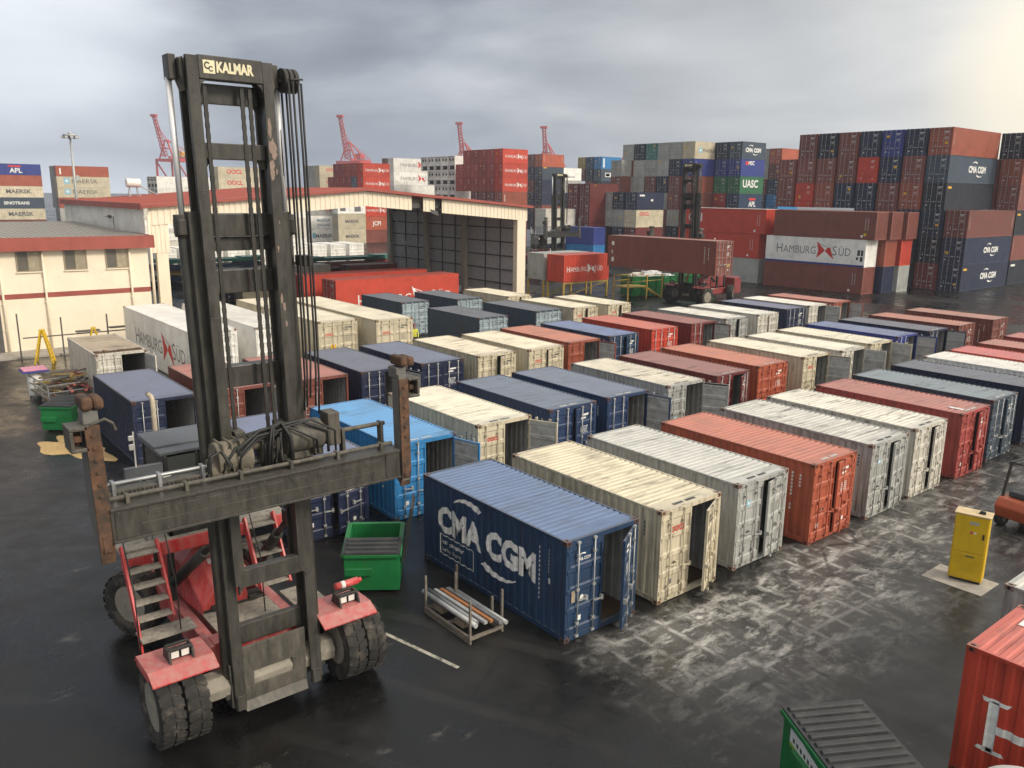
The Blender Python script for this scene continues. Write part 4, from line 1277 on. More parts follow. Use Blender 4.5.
    b = MB(); b.tube([(-2.35, -.66, 2.6), (-2.35, -.66, 5.70), (-2.38, -.68, 5.80), (-2.45, -.73, 5.86)], .058, 14); b.cyl((-2.455, -.732, 5.862), (-2.465, -.738, 5.868), .045, 14, 1)
    part('exhaust_pipe', b, [M['beige'], M['hole']], 0)
    # --- carriage and spreader (shifted to the left on its side-shift)
    sh = -.30
    b = MB(T)
    b.box(2.58, 2.72, -.85, .85, 4.75, 5.52); b.box(2.72, 3.10, -.75+sh, .75+sh, 4.95, 5.50)
    for s in (-1, 1): b.box(2.15, 2.62, *sorted((s*.35, s*.54)), 4.7, 6.1)
    part('carriage', b, M['apron'], .012)
    y0, y1 = -2.66+sh, 2.66+sh
    b = MB(T)
    b.box(3.12, 3.52, y0, y1, 4.92, 5.42); b.box(3.10, 3.56, y0, y1, 5.42, 5.46); b.box(3.10, 3.56, y0, y1, 4.88, 4.92)
    for y in (y0+.22, y1-.16): b.box(3.521, 3.535, y-.16, y+.10, 4.93, 5.41)
    for k in range(9):
        yy = y0+.55+k*.5; b.box(3.521, 3.528, yy, yy+.34, 5.24, 5.33)
    part('spreader_beam', b, mastmat, .012)
    b = MB(T)
    for k in range(2):
        for q in range(22):
            yy = y0+.12+q*(y1-y0-.24)/21; z_ = 4.955+k*.43
            b.cyl((3.522, yy, z_), (3.536, yy, z_), .014, 6)
    b.box(3.521, 3.525, y0+.45, y1-.3, 5.12, 5.13)
    part('bolt_row', b, M['apron'], 0)
    for s in (-1, 1):
        ya, yb = (y0-.20, y0+.02) if s < 0 else (y1+.07, y1+.28)
        zb = 4.55 if s < 0 else 4.66
        b = MB(T)
        b.prism([(2.95, 6.86), (3.46, 6.86), (3.46, zb+.30), (3.38, zb), (3.28, zb), (2.85, zb+.75), (2.85, 5.4)] if s < 0 else [(3.18, 6.95), (3.46, 6.95), (3.46, zb+.1), (3.36, zb), (3.2, zb+.1), (3.18, 5.2)], 'y', ya+.02, yb-.02, 1)
        b.prism([(3.462, 6.86), (3.50, 6.86), (3.50, zb+.28), (3.42, zb-.02), (3.38, zb-.02), (3.462, zb+.30)], 'y', ya, yb, 0)
        b.box(3.502, 3.512, ya+.05, yb-.05, zb+.2, zb+.5, 0)
        for k in range(6): b.cyl((3.50, (ya+yb)/2, 5.7+k*.2), (3.525, (ya+yb)/2, 5.7+k*.2), .032, 8, 0)
        arm = part('end_arm', b, [M['rust'], M['armgrey']], .012)
        yc = (ya+yb)/2
        b = MB(T); b.box(3.08, 3.40, yc-.10, yc+.13, 6.86, 7.08)
        part('arm_post', b, M['armgrey'], .02, arm)
        b = MB(T); c0 = yc-.07 if s < 0 else yc+.0
        b.box(3.04, 3.50, c0-.04, c0+.13, 7.10, 7.30); b.box(3.06, 3.48, c0+.132, c0+.29, 7.09, 7.28)
        part('guide_cap', b, M['rust'], .05, arm)
        b = MB(T)
        yo = ya-.22 if s < 0 else yb+.01
        z0_, z1_ = 6.46, 6.86
        b.box(3.05, 3.5, yo, yo+.26, z1_-.06, z1_); b.box(3.05, 3.5, yo, yo+.26, z0_, z0_+.06)
        b.box(3.05, 3.5, *((yo, yo+.06) if s < 0 else (yo+.20, yo+.26)), z0_+.06, z1_-.06)
        b.box(3.10, 3.14, yo+.06, yo+.22, z0_+.06, z1_-.06); b.cyl((3.25, yo+.13, z0_+.06), (3.25, yo+.13, z1_-.06), .06, 10, 1)
        b.box(3.2, 3.4, yo+.07, yo+.19, z0_+.14, z0_+.24, 1)
        if s < 0: b.tube([(3.45, ya+.1, z1_+.0), (3.5, ya+.3, z1_+.08), (3.52, ya+.40, z1_+.0), (3.5, ya+.44, z1_-.12)], .03, 6)
        part('twistlock_head', b, [M['apron'], M['rust']], .02)
    for (ya, yb, x, z, r, mt) in ((y0+.05, y1-.05, 3.32, 5.56, .04, 'apron'), (y0+.1, -1.25, 3.05, 5.72, .035, 'stain_steel'), (.45, y1-.02, 3.0, 5.90, .045, 'apron'), (-1.2, .8, 3.0, 5.62, .07, 'blacksteel')):
        b = MB(T); b.cyl((x, ya, z), (x, yb, z), r, 10)
        n = max(2, int((yb-ya)/.9))
        for k in range(n+1):
            yy = ya+(yb-ya)*(.05+.9*k/n); b.box(x-.08, x+.08, yy-.03, yy+.03, 5.46, z+.05)
        part('spreader_pipe', b, M[mt], .005)
    b = MB(T); b.box(2.85, 3.1, y0+.1, -1.2, 5.47, 5.60)
    for k in range(26):
        yy = y0+.15+k*.066; b.box(3.101, 3.115, yy, yy+.035, 5.49, 5.58, 1)
    part('cable_tray', b, [M['apron'], M['blacksteel']], .004)
    TL = lambda v: T(v-Vector((0, 0, .27)))
    b = MB(TL)
    b.cyl((2.95, -1.08, 6.05), (2.95, -.45, 6.05), .30, 18); b.cyl((2.95, -1.2, 5.85), (2.95, -.5, 5.85), .22, 14); b.cyl((2.95, -.45, 6.25), (2.95, -.15, 6.25), .16, 14)
    for k in range(4): b.box(2.72, 3.2, -1.0+k*.16, -.96+k*.16, 5.8, 6.37)
    part('hydraulic_motor', b, M['motordust'], .02)
    b = MB(TL); b.cyl((2.95, .18, 6.2), (2.95, .95, 6.2), .30, 20); b.cyl((2.95, .95, 6.2), (2.95, 1.05, 6.2), .2, 16); b.box(2.8, 3.15, 1.05, 1.3, 5.95, 6.6); b.box(2.75, 3.1, .1, .95, 5.8, 5.95)
    part('hydraulic_motor', b, M['apron'], .02)
    b = MB(TL); b.box(2.9, 3.2, -.28, .1, 5.86, 6.28); b.box(2.95, 3.1, -.2, .05, 6.28, 6.40)
    part('valve_block', b, M['apron'], .01)
    rr = random.Random(11)
    for k in range(16):
        b = MB(TL)
        ya = -1.15+rr.random()*.9; yb = .0+rr.random()*1.15
        xa = 3.05+rr.random()*.2; top = 6.25+rr.random()*.40
        if k > 8: ya, yb = (-.25+rr.random()*.3, .15+rr.random()*.2)
        if k in (2, 3): ya, yb, top = -1.3, -.9, 6.2
        b.tube([(xa, ya, 5.85), (xa+.1, ya+.02, top-.25), (xa+.05, ya+(yb-ya)*.25, top), (xa, ya+(yb-ya)*.7, top+.05), (xa+.12, yb, top-.2), (xa+.05, yb+.03, 5.88)], .022+.008*(k % 2), 7)
        part('hose_loop', b, M['hose'], 0)
    return root

M['rimdust'] = simple_mat('dusty_rim', (.28, .255, .21), .8, var=.3, dirt=((.09, .08, .07), .5, .6))
M['apron'] = paint_mat('worn_mast_steel', False, (.055, .052, .045), .6, .35, .6, .05, dust=((.22, .195, .155), .45))
M['creamletter'] = simple_mat('cream_lettering', (.74, .68, .46), .6, var=.15)
M['cabgrey'] = simple_mat('cab_roof_grey', (.115, .125, .14), .5, var=.2, dirt=((.20, .19, .17), .55, .4))
M['armgrey'] = simple_mat('arm_grey', (.15, .145, .135), .6, var=.25)
M['motordust'] = simple_mat('dusty_motor', (.16, .14, .105), .8, var=.45, scale=5)

M['primer'] = simple_mat('bare_primer', (.27, .20, .165), .8, var=.35, scale=9)
GH = 'container handlers with raised masts'
h1 = thing('container_handler', 'large red container handler with dark steel mast and rusty spreader arms in the foreground', 'handler', (-17, 5.80, 0), 0, GH)
build_handler(h1, M['redpaint'], M['redclean'], M['mast'])

def copy_tree(o, parent, swap, dz, reach):
    c = o.copy(); COL.objects.link(c); c.parent = parent
    base = o.name.split('.')[0]
    if parent is not None and o.parent and o.parent.type == 'EMPTY' and base in CARRIAGE:
        c.location = (c.location.x+reach, c.location.y-.024*-dz*0, c.location.z+dz)
    if c.type == 'MESH' and swap:
        for i, sl_ in enumerate(c.material_slots):
            if sl_.material and sl_.material.name in swap:
                nm_ = swap[sl_.material.name]; sl_.link = 'OBJECT'; sl_.material = nm_
    for ch in list(o.children):
        copy_tree(ch, c, swap, dz, reach)
    return c
M['darkred'] = paint_mat('grimy_red_paint', False, (.24, .022, .026), .5, .4, .8, .04, dust=((.20, .14, .12), .4))
dark = {M['redclean'].name: M['darkred'], M['redpaint'].name: M['darkred'], M['mast'].name: M['blacksteel'], M['apron'].name: M['blacksteel'], M['rust'].name: M['apron']}
def other_handler(label, loc, rz, sc, dz, reach=0, sx=1):
    c = copy_tree(h1, None, dark, dz, reach)
    c.location = loc; c.rotation_euler = (0, 0, rz); c.scale = (sc, sc, sc)
    c['label'] = label
    return c
M['winframe'] = simple_mat('window_frame', (.30, .25, .17), .5, var=.15)
M['blind'] = simple_mat('window_with_shade', (.13, .12, .10), .15, var=.2, scale=1.2)
M['blind2'] = simple_mat('window_with_blind', (.36, .31, .22), .25, var=.25, scale=1.2)
# ------------------------------------------------------------------ open portal shed
FX, SY0, SY1, SR, ZE, ZR = -63.0, 17.55, 52.95, 35.1, 9.2, 10.6
BX = -89.0
shed = thing('shed', 'big open-sided shed with red roof, cream ribbed fascia and dark clad side wall', 'shed', (-76, 35, 0))
def W(b):                                        # world coordinates -> local of a thing at its base
    return b
def sobj(name, b, mats, parent, bev=0):
    off = parent.location if parent.parent is None else parent.parent.location
    b.v = [(x-off[0], y-off[1], z-off[2]) for x, y, z in b.v]
    return b.obj(name, mats, parent, bev)
def zroof(y): return ZE+(ZR-ZE)*(1-abs(y-SR)/(SR-SY0 if y < SR else SY1-SR))
b = MB()
for (ya, yb) in ((SY0-.5, SR), (SR, SY1+.5)):
    za, zb = zroof(ya)+.25, zroof(yb)+.25
    n = int(abs(yb-ya)/.4)
    for x0, x1 in ((BX-.4, FX+.35),):
        o = len(b.v)
        b.v += [(x0, ya, za), (x1, ya, za), (x1, yb, zb), (x0, yb, zb), (x0, ya, za-.08), (x1, ya, za-.08), (x1, yb, zb-.08), (x0, yb, zb-.08)]
        for f in ((0, 1, 2, 3), (7, 6, 5, 4), (0, 4, 5, 1), (1, 5, 6, 2), (2, 6, 7, 3), (3, 7, 4, 0)): b.face([i+o for i in f])
    for k in range(44):                                   # sheeting ribs down the slope
        x = BX+.3+k*.59
        b.bar((x, ya, za+.012), (x, yb, zb+.012), .05, .03)
sobj('roof', b, [M['redtrim']], shed)
def fasc(ya, yb, dz=1.22):
    b = MB()
    y = ya
    k = 0
    while y < yb-.01:
        y2 = min(yb, y+.22)
        xx = FX+(.04 if k % 2 else .0)
        zt0, zt1 = zroof(y)-.02, zroof(y2)-.02
        b.hexa([(xx-.05, y, zt0-dz), (xx, y, zt0-dz), (xx, y2, zt1-dz), (xx-.05, y2, zt1-dz)], [(xx-.05, y, zt0), (xx, y, zt0), (xx, y2, zt1), (xx-.05, y2, zt1)])
        y = y2; k += 1
    sobj('fascia', b, [M['cream']], shed)
fasc(SY0, 39.7); fasc(40.9, 42.1); fasc(42.9, SY1)
b = MB()
for ya, yb in ((39.7, 40.9), (42.1, 42.9)):
    b.box(FX-.6, FX-.4, ya-.2, yb+.2, zroof(40.5)-1.0, zroof(40.5)-.35)
b.hexa([(FX-.1, 41.7, 8.75), (FX+.1, 41.7, 8.75), (FX+.25, 42.4, 8.5), (FX, 42.4, 8.5)], [(FX-.1, 41.6, 9.1), (FX+.05, 41.6, 9.1), (FX+.2, 42.3, 8.9), (FX, 42.3, 8.9)])
sobj('torn_fascia', b, [M['girt']], shed)
b = MB()
for (ya, yb, z0, z1) in ((SY0-.5, SR, 0, 0), (SR, SY1+.5, 0, 0)):
    b.bar((FX+.38, ya, zroof(ya)+.12), (FX+.38, yb, zroof(yb)+.12), .06, .22)
b.bar((FX+.36, SY0-.52, ZE+.1), (BX-.4, SY0-.52, ZE+.1), .10, .42)
sobj('gutter', b, [M['redtrim']], shed)
b = MB()
for k in range(9):
    y = SY0+k*.15; xx = FX-.06+(.035 if k % 2 else 0)
    b.box(xx-.05, xx, y, y+.15, 6.0, 8.2)
sobj('corner_panel', b, [M['cream']], shed)
b = MB(); b.box(FX-.5, FX-.08, 17.95, 18.75, 0, 6.0); sobj('column', b, [M['cream']], shed, .01)
b = MB(); b.cyl((FX+.1, 17.5, 0), (FX+.1, 17.5, 8.7), .10, 10); sobj('downpipe', b, [M['cream']], shed)
b = MB(); b.box(FX-.62, FX+.02, 51.75, 52.8, 0, 8.4); sobj('column', b, [M['cream']], shed, .01)
for x in (-72.6, -80.0, -88.0):
    for y in (52.15,):
        b = MB(); b.box(x-.45, x+.2, y, y+.45, 0, zroof(52.4)-.1); sobj('column', b, [M['colsteel']], shed, .01)
for x in (-71.5, -80.0, -88.4):                            # portal rafters
    b = MB()
    b.bar((x, SY0, ZE-.1), (x, SR, ZR-.1), .3, .55); b.bar((x, SR, ZR-.1), (x, SY1, ZE-.1), .3, .55)
    sobj('rafter', b, [M['colsteel']], shed)
    b = MB(); b.box(x-.3, x+.3, SY0+.05, SY0+.45, 0, ZE-.2); sobj('column', b, [M['colsteel']], shed, .01)
b = MB(); b.box(BX, FX-.63, 52.80, 52.9, .6, ZE+.2); sobj('side_wall', b, [M['darkclad']], shed)
for z in (1.5, 2.9, 4.3, 5.7, 7.1, 8.4):
    b = MB(); b.box(BX, FX-.65, 52.62, 52.795, z, z+.11); sobj('girt', b, [M['girt']], shed)
b = MB()
for x in (-67, -69.5, -75, -77.5, -82.5, -85.2): b.box(x, x+.1, 52.7, 52.795, .6, ZE)
sobj('cladding_joint', b, [M['girt']], shed)
b = MB(); b.bar((-87.6, 52.3, .8), (-81.0, 52.3, 8.6), .09); b.bar((-87.6, 52.3, 8.6), (-81.0, 52.3, .8), .09); b.bar((-87.8, 52.3, 4.6), (-80.3, 52.3, 4.6), .09)
sobj('wall_brace', b, [M['galv']], shed)
b = MB(); b.box(BX, FX-.5, SY0-.25, SY0-.15, 0, ZE+.0)
k = BX
while k < FX-.6:
    b.box(k, k+.05, SY0-.275, SY0-.251, 6.9, ZE-.1); k += .45
sobj('side_wall', b, [M['palewall']], shed) if False else sobj('side_wall', b, [M['plainwhite']], shed)
b = MB(); b.tube([(-73.5, SY0-.4, 8.3), (-71, SY0-.4, 8.35), (-70.8, SY0-.45, 7.2), (-69.4, SY0-.45, 7.15)], .03, 6); b.box(-72.6, -72.1, SY0-.45, SY0-.3, 8.25, 8.45)
sobj('conduit', b, [M['girt']], shed)
# hot-water tank on its trestle on the roof
wt = thing('water_tank', 'small white cylindrical tank on a trestle on the red shed roof', 'tank', (-84, 22.3, 9.55))
b = MB(); b.cyl((0, -.62, 1.55), (0, .62, 1.55), .40, 20); wt_b = b.obj('tank', [M['plainwhite']], wt, .05)
b = MB()
for y in (-.3, .3):
    for x in (-.45, .45): b.bar((x, y*1.5, .22), (x*.3, y, 1.2), .06)
b.bar((0, -.5, 1.18), (0, .5, 1.18), .08)
b.obj('trestle', [M['galv']], wt)
b = MB(); b.tube([(0, .55, 1.3), (0, 1.2, .95), (.1, 2.1, .45)], .06, 6); b.obj('pipe', [M['galv']], wt)

# ------------------------------------------------------------------ two-storey cream block
bl = thing('office_building', 'cream two-storey block with red fascia, red stripe and three sliding windows', 'building', (-61, 5, 0))
b = MB(); b.box(-83.4, -61, -12, 16.75, 0, 6.72); sobj('wall', b, [M['cream']], bl)
b = MB(); b.hexa([(-84, -12.5, 7.1), (-60.55, -12.5, 7.1), (-60.55, 17.0, 7.1), (-84, 17.0, 7.1)], [(-84, -12.5, 7.62), (-60.55, -12.5, 7.32), (-60.55, 17.0, 7.32), (-84, 17.0, 7.62)])
for k in range(74):
    y = -12.3+k*.395
    b.bar((-83.9, y, 7.635), (-60.6, y, 7.338), .04, .03)
sobj('roof', b, [M['greyroof']], bl)
b = MB(); b.box(-60.55, -60.42, -12.6, 17.1, 6.55, 7.40); b.box(-60.99, -60.552, -12.5, 16.98, 6.56, 6.60); b.box(-84, -60.55, 17.0, 17.1, 6.62, 7.40)
sobj('fascia', b, [M['redtrim']], bl)
b = MB(); b.box(-60.998, -60.975, -12, 16.75, 3.50, 3.82); sobj('stripe', b, [M['redtrim']], bl)
for ya, yb in ((8.78, 10.02), (11.53, 12.77), (14.07, 15.33)):
    w = MB(); z0, z1 = 5.28, 6.52
    for (a, c, d, e) in ((ya-.07, yb+.07, z1-.0, z1+.07), (ya-.07, yb+.07, z0-.07, z0), (ya-.07, ya, z0, z1), (yb, yb+.07, z0, z1), ((ya+yb)/2-.035, (ya+yb)/2+.035, z0, z1)):
        w.box(-60.999, -60.93, a, c, d, e)
    wo_ = sobj('window', w, [M['winframe']], bl)
    g_ = MB(); g_.box(-60.998, -60.965, ya, (ya+yb)/2-.035, z0, z1, 0); g_.box(-60.998, -60.96, (ya+yb)/2+.035, yb, z0, z1, 1)  # left pane given a dark tone, right pane a paler one
    sobj('pane', g_, [M['blind'], M['blind2']], wo_)
    s_ = MB(); s_.box(-60.99, -60.88, ya-.12, yb+.12, z0-.14, z0-.072); sobj('sill', s_, [M['cream']], wo_)
for y in (7.75, 10.2, 15.5):
    b = MB(); b.cyl((-60.88, y, .1), (-60.88, y, 6.56), .07, 10)
    for z in (1.5, 3.2, 5.0): b.box(-60.99, -60.82, y-.09, y+.09, z, z+.05)
    sobj('downpipe', b, [M['cream']], bl)
b = MB(); b.box(-60.998, -60.94, 6.1, 7.5, .12, 3.1); sobj('door', b, [M['girt']], bl)
# low white roof seen over the block
ob = thing('storehouse', 'low white-roofed storehouse showing just over the grey office roof', 'building', (-112, 12, 0))
b = MB(); b.box(-118, -108, -8, 19.5, 0, 4.4); sobj('wall', b, [M['cream']], ob)
b = MB(); b.prism([(-118.5, 4.4), (-107.5, 4.4), (-107.5, 4.7), (-113, 6.0), (-118.5, 4.7)], 'y', -8.4, 20); sobj('roof', b, [M['plainwhite']], ob)
M['bluestripe'] = simple_mat('blue_stripe', (.03, .045, .25), .5)
# ------------------------------------------------------------------ stacks in the terminal beyond
ORD = ['', 'bottom', 'second', 'third', 'fourth', 'fifth', 'sixth', 'seventh']
COLW = ['corner', 'second', 'third', 'fourth', 'fifth', 'sixth', 'seventh', 'eighth', 'ninth']
NAMES = dict(navy='navy', blue='blue', dkblue='dark blue', slate='slate', sky='bright blue', cream='cream', grey='grey', white='white', maroon='maroon', rust='rust red',
             orange='orange', brown='brown', red='red', green='green', teal='teal', black='near-black', pink='dull red', royal='royal blue', oldwhite='off-white', yellow='ochre')
C['yellow'] = (.36, .25, .07)
def decorate(o, spec, L, H, side='+y', conform=False):
    if not spec: return
    k = spec[0]
    if k == 'cma': logo_swoosh(o, L, H, side, L*(spec[2] if len(spec) > 2 else .40), H*.42, spec[1], conform)
    elif k == 'star': logo_star(o, L, H, side, L*spec[2], H*.38, spec[1], conform)
    elif k == 'bow': logo_bow(o, L, H, side, L*spec[2], H*.38, spec[1], conform, *(spec[3:]))
    elif k == 'text': put_letters(o, [('t', spec[1], L*spec[3], H*spec[4], spec[2], spec[6] if len(spec) > 6 else 1.0, .03)], side, L, H, spec[5], 'lettering', conform)
    elif k == 'marks': put_letters(o, [('p', [(u, v), (u+w, v), (u+w, v+h), (u, v+h)]) for (u, v, w, h) in spec[2]], side, L, H, spec[1], 'stencil_marks', conform)
    elif k == 'multi':
        for s_ in spec[1:]: decorate(o, s_, L, H, side, conform)
def cname(c): return NAMES[c]
# places in the stacks that the photograph shows nothing of
HIDDEN = {'tall right stack': [(0, 3), (0, 4), (1, 3), (1, 4)], 'broad middle stack': [(0, 1), (0, 2), (1, 3), (2, 3), (2, 4), (3, 3), (3, 4)],
          'stack right of broad middle one': [(0, 1), (1, 1), (2, 1), (2, 2), (2, 3), (6, 3)], 'narrow stack right of green lettered box': [(2, 1)],
          'red stack right of machinery ends': [(2, 1)], 'red stack above and below shed roof': [(1, 1), (2, 1), (3, 1), (3, 2)], 'blue-lettered stack seen through shed': [(0, 1), (1, 1), (2, 1)],
          'cream stack left of red one': [(0, 0), (1, 0), (3, 1)], 'lettered cream stack behind near mast': [(0, 0), (1, 0), (3, 1)], 'white stack left of near mast': [(0, 0), (1, 0), (2, 1)],
          'tall white stack above shed roof': [(0, 0), (1, 0), (4, 1)], 'machinery-ended white stack': [(0, 0), (1, 0)], 'cut by right edge of photo': [(0, 1), (1, 1), (2, 1)]}
def stack(phrase, group, X, Y, tiers, L=6.058, H=2.591, s=1.07, pitch=2.72, z0=0, shifts=None, reefer=False, t0=0, suffix=''):
    """columns run from the near corner at x=X towards -x; doors face -y at y=Y; tiers from the bottom, each a list of colour or (colour, decoration)"""
    for t, row in enumerate(tiers):
        dx = (shifts[t] if shifts else 0)
        for k, e in enumerate(row):
            if e is None or (t, k) in HIDDEN.get(phrase, ()): continue
            c, dec = (e, None) if isinstance(e, str) else e
            col = C[c]
            j = random.uniform(.85, 1.15)
            col = tuple(v*j for v in col)
            has = {'cma': ' with white ring logo', 'star': ' with star emblem', 'bow': ' with pennant lettering', 'text': ' with lettering', 'marks': '', 'multi': ''}[dec[0]] if dec else ''
            lab = f'{cname(c)} container{has}, {ORD[t+t0+1]} tier, {COLW[k]} column, {phrase}'
            o = far_container(X+dx-pitch*k-CW*s/2, Y+L*s/2, z0+(t+t0)*H*s, -PI/2, col, lab, group, L, H, s, wear=.3, seed=k*3+t, rodpaint=(c in ('grey', 'cream', 'white', 'red', 'oldwhite', 'pink')), reefer=(reefer and c in ('white', 'oldwhite', 'cream')), flat=(c == 'white' and reefer))
            decorate(o, dec, L, H)
MK = ('marks', YEL, [(.35, 2.3, .9, .22)])
vm = lambda u: [(u, 1.0+.16*i, .05, .10) for i in range(8)]
def side_codes(L, col=WHITE): return ('marks', col, vm(.45)+vm(L-.5))
# tall stack at the right edge
G1 = 'containers in the tall stack at right'
HC = dict(L=12.192, H=2.896, pitch=2.83)
stack('tall right stack', G1, -41.38, 100.49, [
    [('navy', ('multi', ('cma', .66), MK)), 'maroon', 'black', 'navy', 'brown'],
    [('navy', ('cma', .60)), 'black', 'black', 'navy', 'navy'],
    [('brown', side_codes(12.19)), 'navy', 'navy', 'brown', 'navy'],
    [('black', MK), 'rust', 'brown', 'navy', 'navy', 'rust', 'red', 'brown'],
    [('slate', ('cma', .70)), 'brown', 'navy', 'red', 'brown', 'brown', 'brown', 'brown'],
    [('rust', side_codes(12.19)), 'navy', 'royal', 'navy', 'brown', 'black', 'brown']], shifts=[0, 0, 0, -2.9, -2.9, -2.9], **HC)
stack('cut by right edge of photo', G1, -41.5, 114.3, [
    [('black', ('marks', WHITE, [(.5, 2.2, 1.2, .25)])), 'navy'], [('brown', side_codes(12.19)), 'navy'], [('black', MK), 'brown'], [('brown', side_codes(12.19)), 'brown'], ['rust', 'brown'], ['navy', 'black']],
    shifts=[0, 0, 0, 0, 0, 2.5], **HC)
# broad grey and dark stack in the middle
G3 = 'containers in the broad middle stack'
stack('broad middle stack', G3, -90.04, 111.51, [
    ['brown', 'grey', 'navy'], ['rust', 'navy', 'brown', 'grey'], ['brown', 'grey', 'brown', 'navy', 'grey'], ['brown', 'brown', 'grey', 'brown', 'grey'],
    ['rust', 'brown', 'navy', 'brown', 'grey', 'grey'], [('royal', side_codes(6.06)), 'navy', 'grey', 'grey', 'grey', 'brown'],
    [('cream', ('star', .58, .16)), 'grey', 'grey', 'teal', 'black', 'grey']])
stack('stack right of broad middle one', G3, -84.6, 116.8, [
    ['navy', 'brown'], ['brown', 'navy'], [('royal', ('multi', ('text', 'APL', .8, .40, .2, WHITE), ('marks', RED, [(2.5, 1.4, 1.7, .35)]))), 'blue', 'pink', 'navy'],
    [('blue', ('multi', ('text', 'APL', .8, .42, .25, WHITE), ('marks', RED, [(2.6, 1.6, 1.7, .35)]))), 'pink', 'navy'], [('green', ('text', 'UASC', 1.15, .12, .38, WHITE)), 'green', 'maroon'],
    [('royal', ('multi', ('text', 'MSC', .60, .30, .68, WHITE), ('marks', RED, [(1.1, 1.72, .75, .55)]))), 'royal', 'navy'], [('slate', ('cma', .62, .14)), 'navy', 'navy', 'maroon']])
stack('dark stack before broad middle one', G3, -91.6, 99.79, [
    ['brown', 'grey'], ['maroon', 'navy'], [('cream', ('text', 'OOCL', .55, .12, .68, RED)), 'grey', 'grey'], [('navy', ('marks', WHITE, [(.6, 2.0, 1.1, .25), (3.1, 1.3, .5, .3)])), 'navy', 'grey']])
stack('slim stack left of broad middle one', G3, -104.0, 109.0, [['grey'], ['navy'], ['grey'], ['grey'], ['brown'], ['grey']])
stack('narrow stack right of green lettered box', G3, -90.5, 137.0, [['navy'], ['blue'], ['navy', 'brown'], ['sky', 'navy'], [('blue', None), 'maroon'], ['brown', 'grey'], ['orange', 'grey']], pitch=2.72)
# maroon stack
G6 = 'containers in the maroon stack'
stack('maroon stack', G6, -98.56, 96.17, [['maroon', 'maroon'], ['maroon', 'maroon'], ['maroon', 'maroon'], [('maroon', ('marks', YEL, [(5.4, .3, .25, .3), (1.0, 2.5, .12, .3)])), 'maroon']], H=2.896)
stack('low stack beside the third mast', G6, -101.1, 88.9, [[('navy', ('multi', ('marks', WHITE, [(.5, 1.4, .7, .3), (2.3, 1.35, 2.4, .12), (2.5, .9, .5, .12)]), ('marks', WHITE, [(1.6, 1.2, .5, .12)])))], [('grey', ('star', .6, .12))], ['oldwhite']])
for (x, y, t, c, lab) in ((-101.2, 97.0, 0, 'navy', 'navy container end on under the white one beside maroon stack'), (-101.2, 97.0, 1, 'white', 'white container end on beside star-emblem grey one'),
                          (-94.6, 94.7, 0, 'sky', 'mid blue container end on, lower of two against maroon stack'), (-94.6, 94.7, 1, 'royal', 'royal blue container end on, upper of two against maroon stack')):
    far_container(x-3.24, y, t*2.591*1.07, 0, C[c], lab, G6, s=1.07, doors=False)
# farther stacks, left to right
G8 = 'containers in the far rows behind the shed'
RB = ('bow', .55, .10, WHITE, WHITE)
stack('orange-topped far stack', G8, -142.6, 124.1, [None or ['navy'], ['brown', 'navy'], ['brown', 'navy'], [('navy', None), 'navy'], ['navy', 'maroon'], [('slate', MK), 'navy'], [('orange', side_codes(6.06)), 'brown']])
stack('blue-topped far stack', G8, -141.0, 141.0, [['navy'], ['navy'], ['navy'], ['navy', 'brown'], ['navy', 'brown'], [('slate', ('multi', ('marks', WHITE, [(1.2, .9, 3.4, .9)]), ('marks', RED, [(1.4, 1.05, 1.2, .6)]))), 'navy', 'brown'], [('sky', ('marks', WHITE, [(.5, .3, .45, 1.9)])), 'blue', 'yellow']])
stack('between orange and blue topped stacks', G8, -143.5, 130.5, [['grey'], ['grey'], ['navy'], ['navy'], [('grey', ('star', .55, .10))], [('white', ('text', 'HAMBURG', .5, .15, .2, (.4, .4, .42, 1)))]])
stack('red stack right of machinery ends', G8, -132.5, 104.87, [['brown'], ['brown'], ['brown', 'maroon'], [('rust', ('marks', WHITE, [(.5, .8, .12, 1.2)])), 'maroon', 'maroon', 'maroon'], [('red', RB), 'pink', 'pink', 'pink', 'pink', 'pink'],
    [('red', RB), 'pink', 'pink', 'pink', 'pink', 'pink'], [('red', RB), 'pink', 'pink', 'pink', 'pink']])
stack('machinery-ended white stack', G8, -151.15, 106.34, [['white'], ['white'], ['white'], ['white', 'white', 'white'], ['white', 'white', 'white', 'white'], [('white', None), 'white', 'white', 'white', 'white']], L=6.058, H=2.896, reefer=True, pitch=2.7)
stack('tall white stack above shed roof', G8, -172.85, 104.07, [['white'], ['white'], ['white'], ['white'], [('white', ('bow', .85, .15)), 'grey'], [('white', ('bow', .85, .15)), 'brown']], L=12.192, H=2.896)
stack('red stack above and below shed roof', G8, -158.28, 87.84, [['brown'], [('orange', ('text', 'JCPI', .8, .3, .35, WHITE)), 'brown'], [('red', RB), 'pink'], [('red', RB), 'pink', 'pink'], [('red', RB), 'slate', 'pink', 'pink', 'pink', 'pink'], [('red', RB), 'pink', 'pink', 'pink', 'pink']])
O_ = ('text', 'OOCL', .6, .25, .55, RED)
stack('cream stack left of red one', G8, -182.02, 89.57, [['cream'], ['cream'], ['cream'], ['cream', 'grey'], [('cream', O_), 'grey', 'grey'], [('cream', O_), 'grey', 'grey']])
stack('lettered cream stack behind near mast', G8, -216.39, 78.24, [['cream'], ['cream'], ['cream'], ['cream', 'cream'], [('cream', ('text', 'OOCL', 1.0, .17, .40, RED)), 'grey'], [('cream', ('text', 'OOCL', 1.0, .17, .40, RED)), 'grey']], L=12.192)
stack('white stack left of near mast', G8, -216.82, 63.09, [['white'], ['white'], ['white', 'grey'], ['white', 'grey', 'white'], [('white', None), 'white', 'white']], L=12.192, reefer=True)
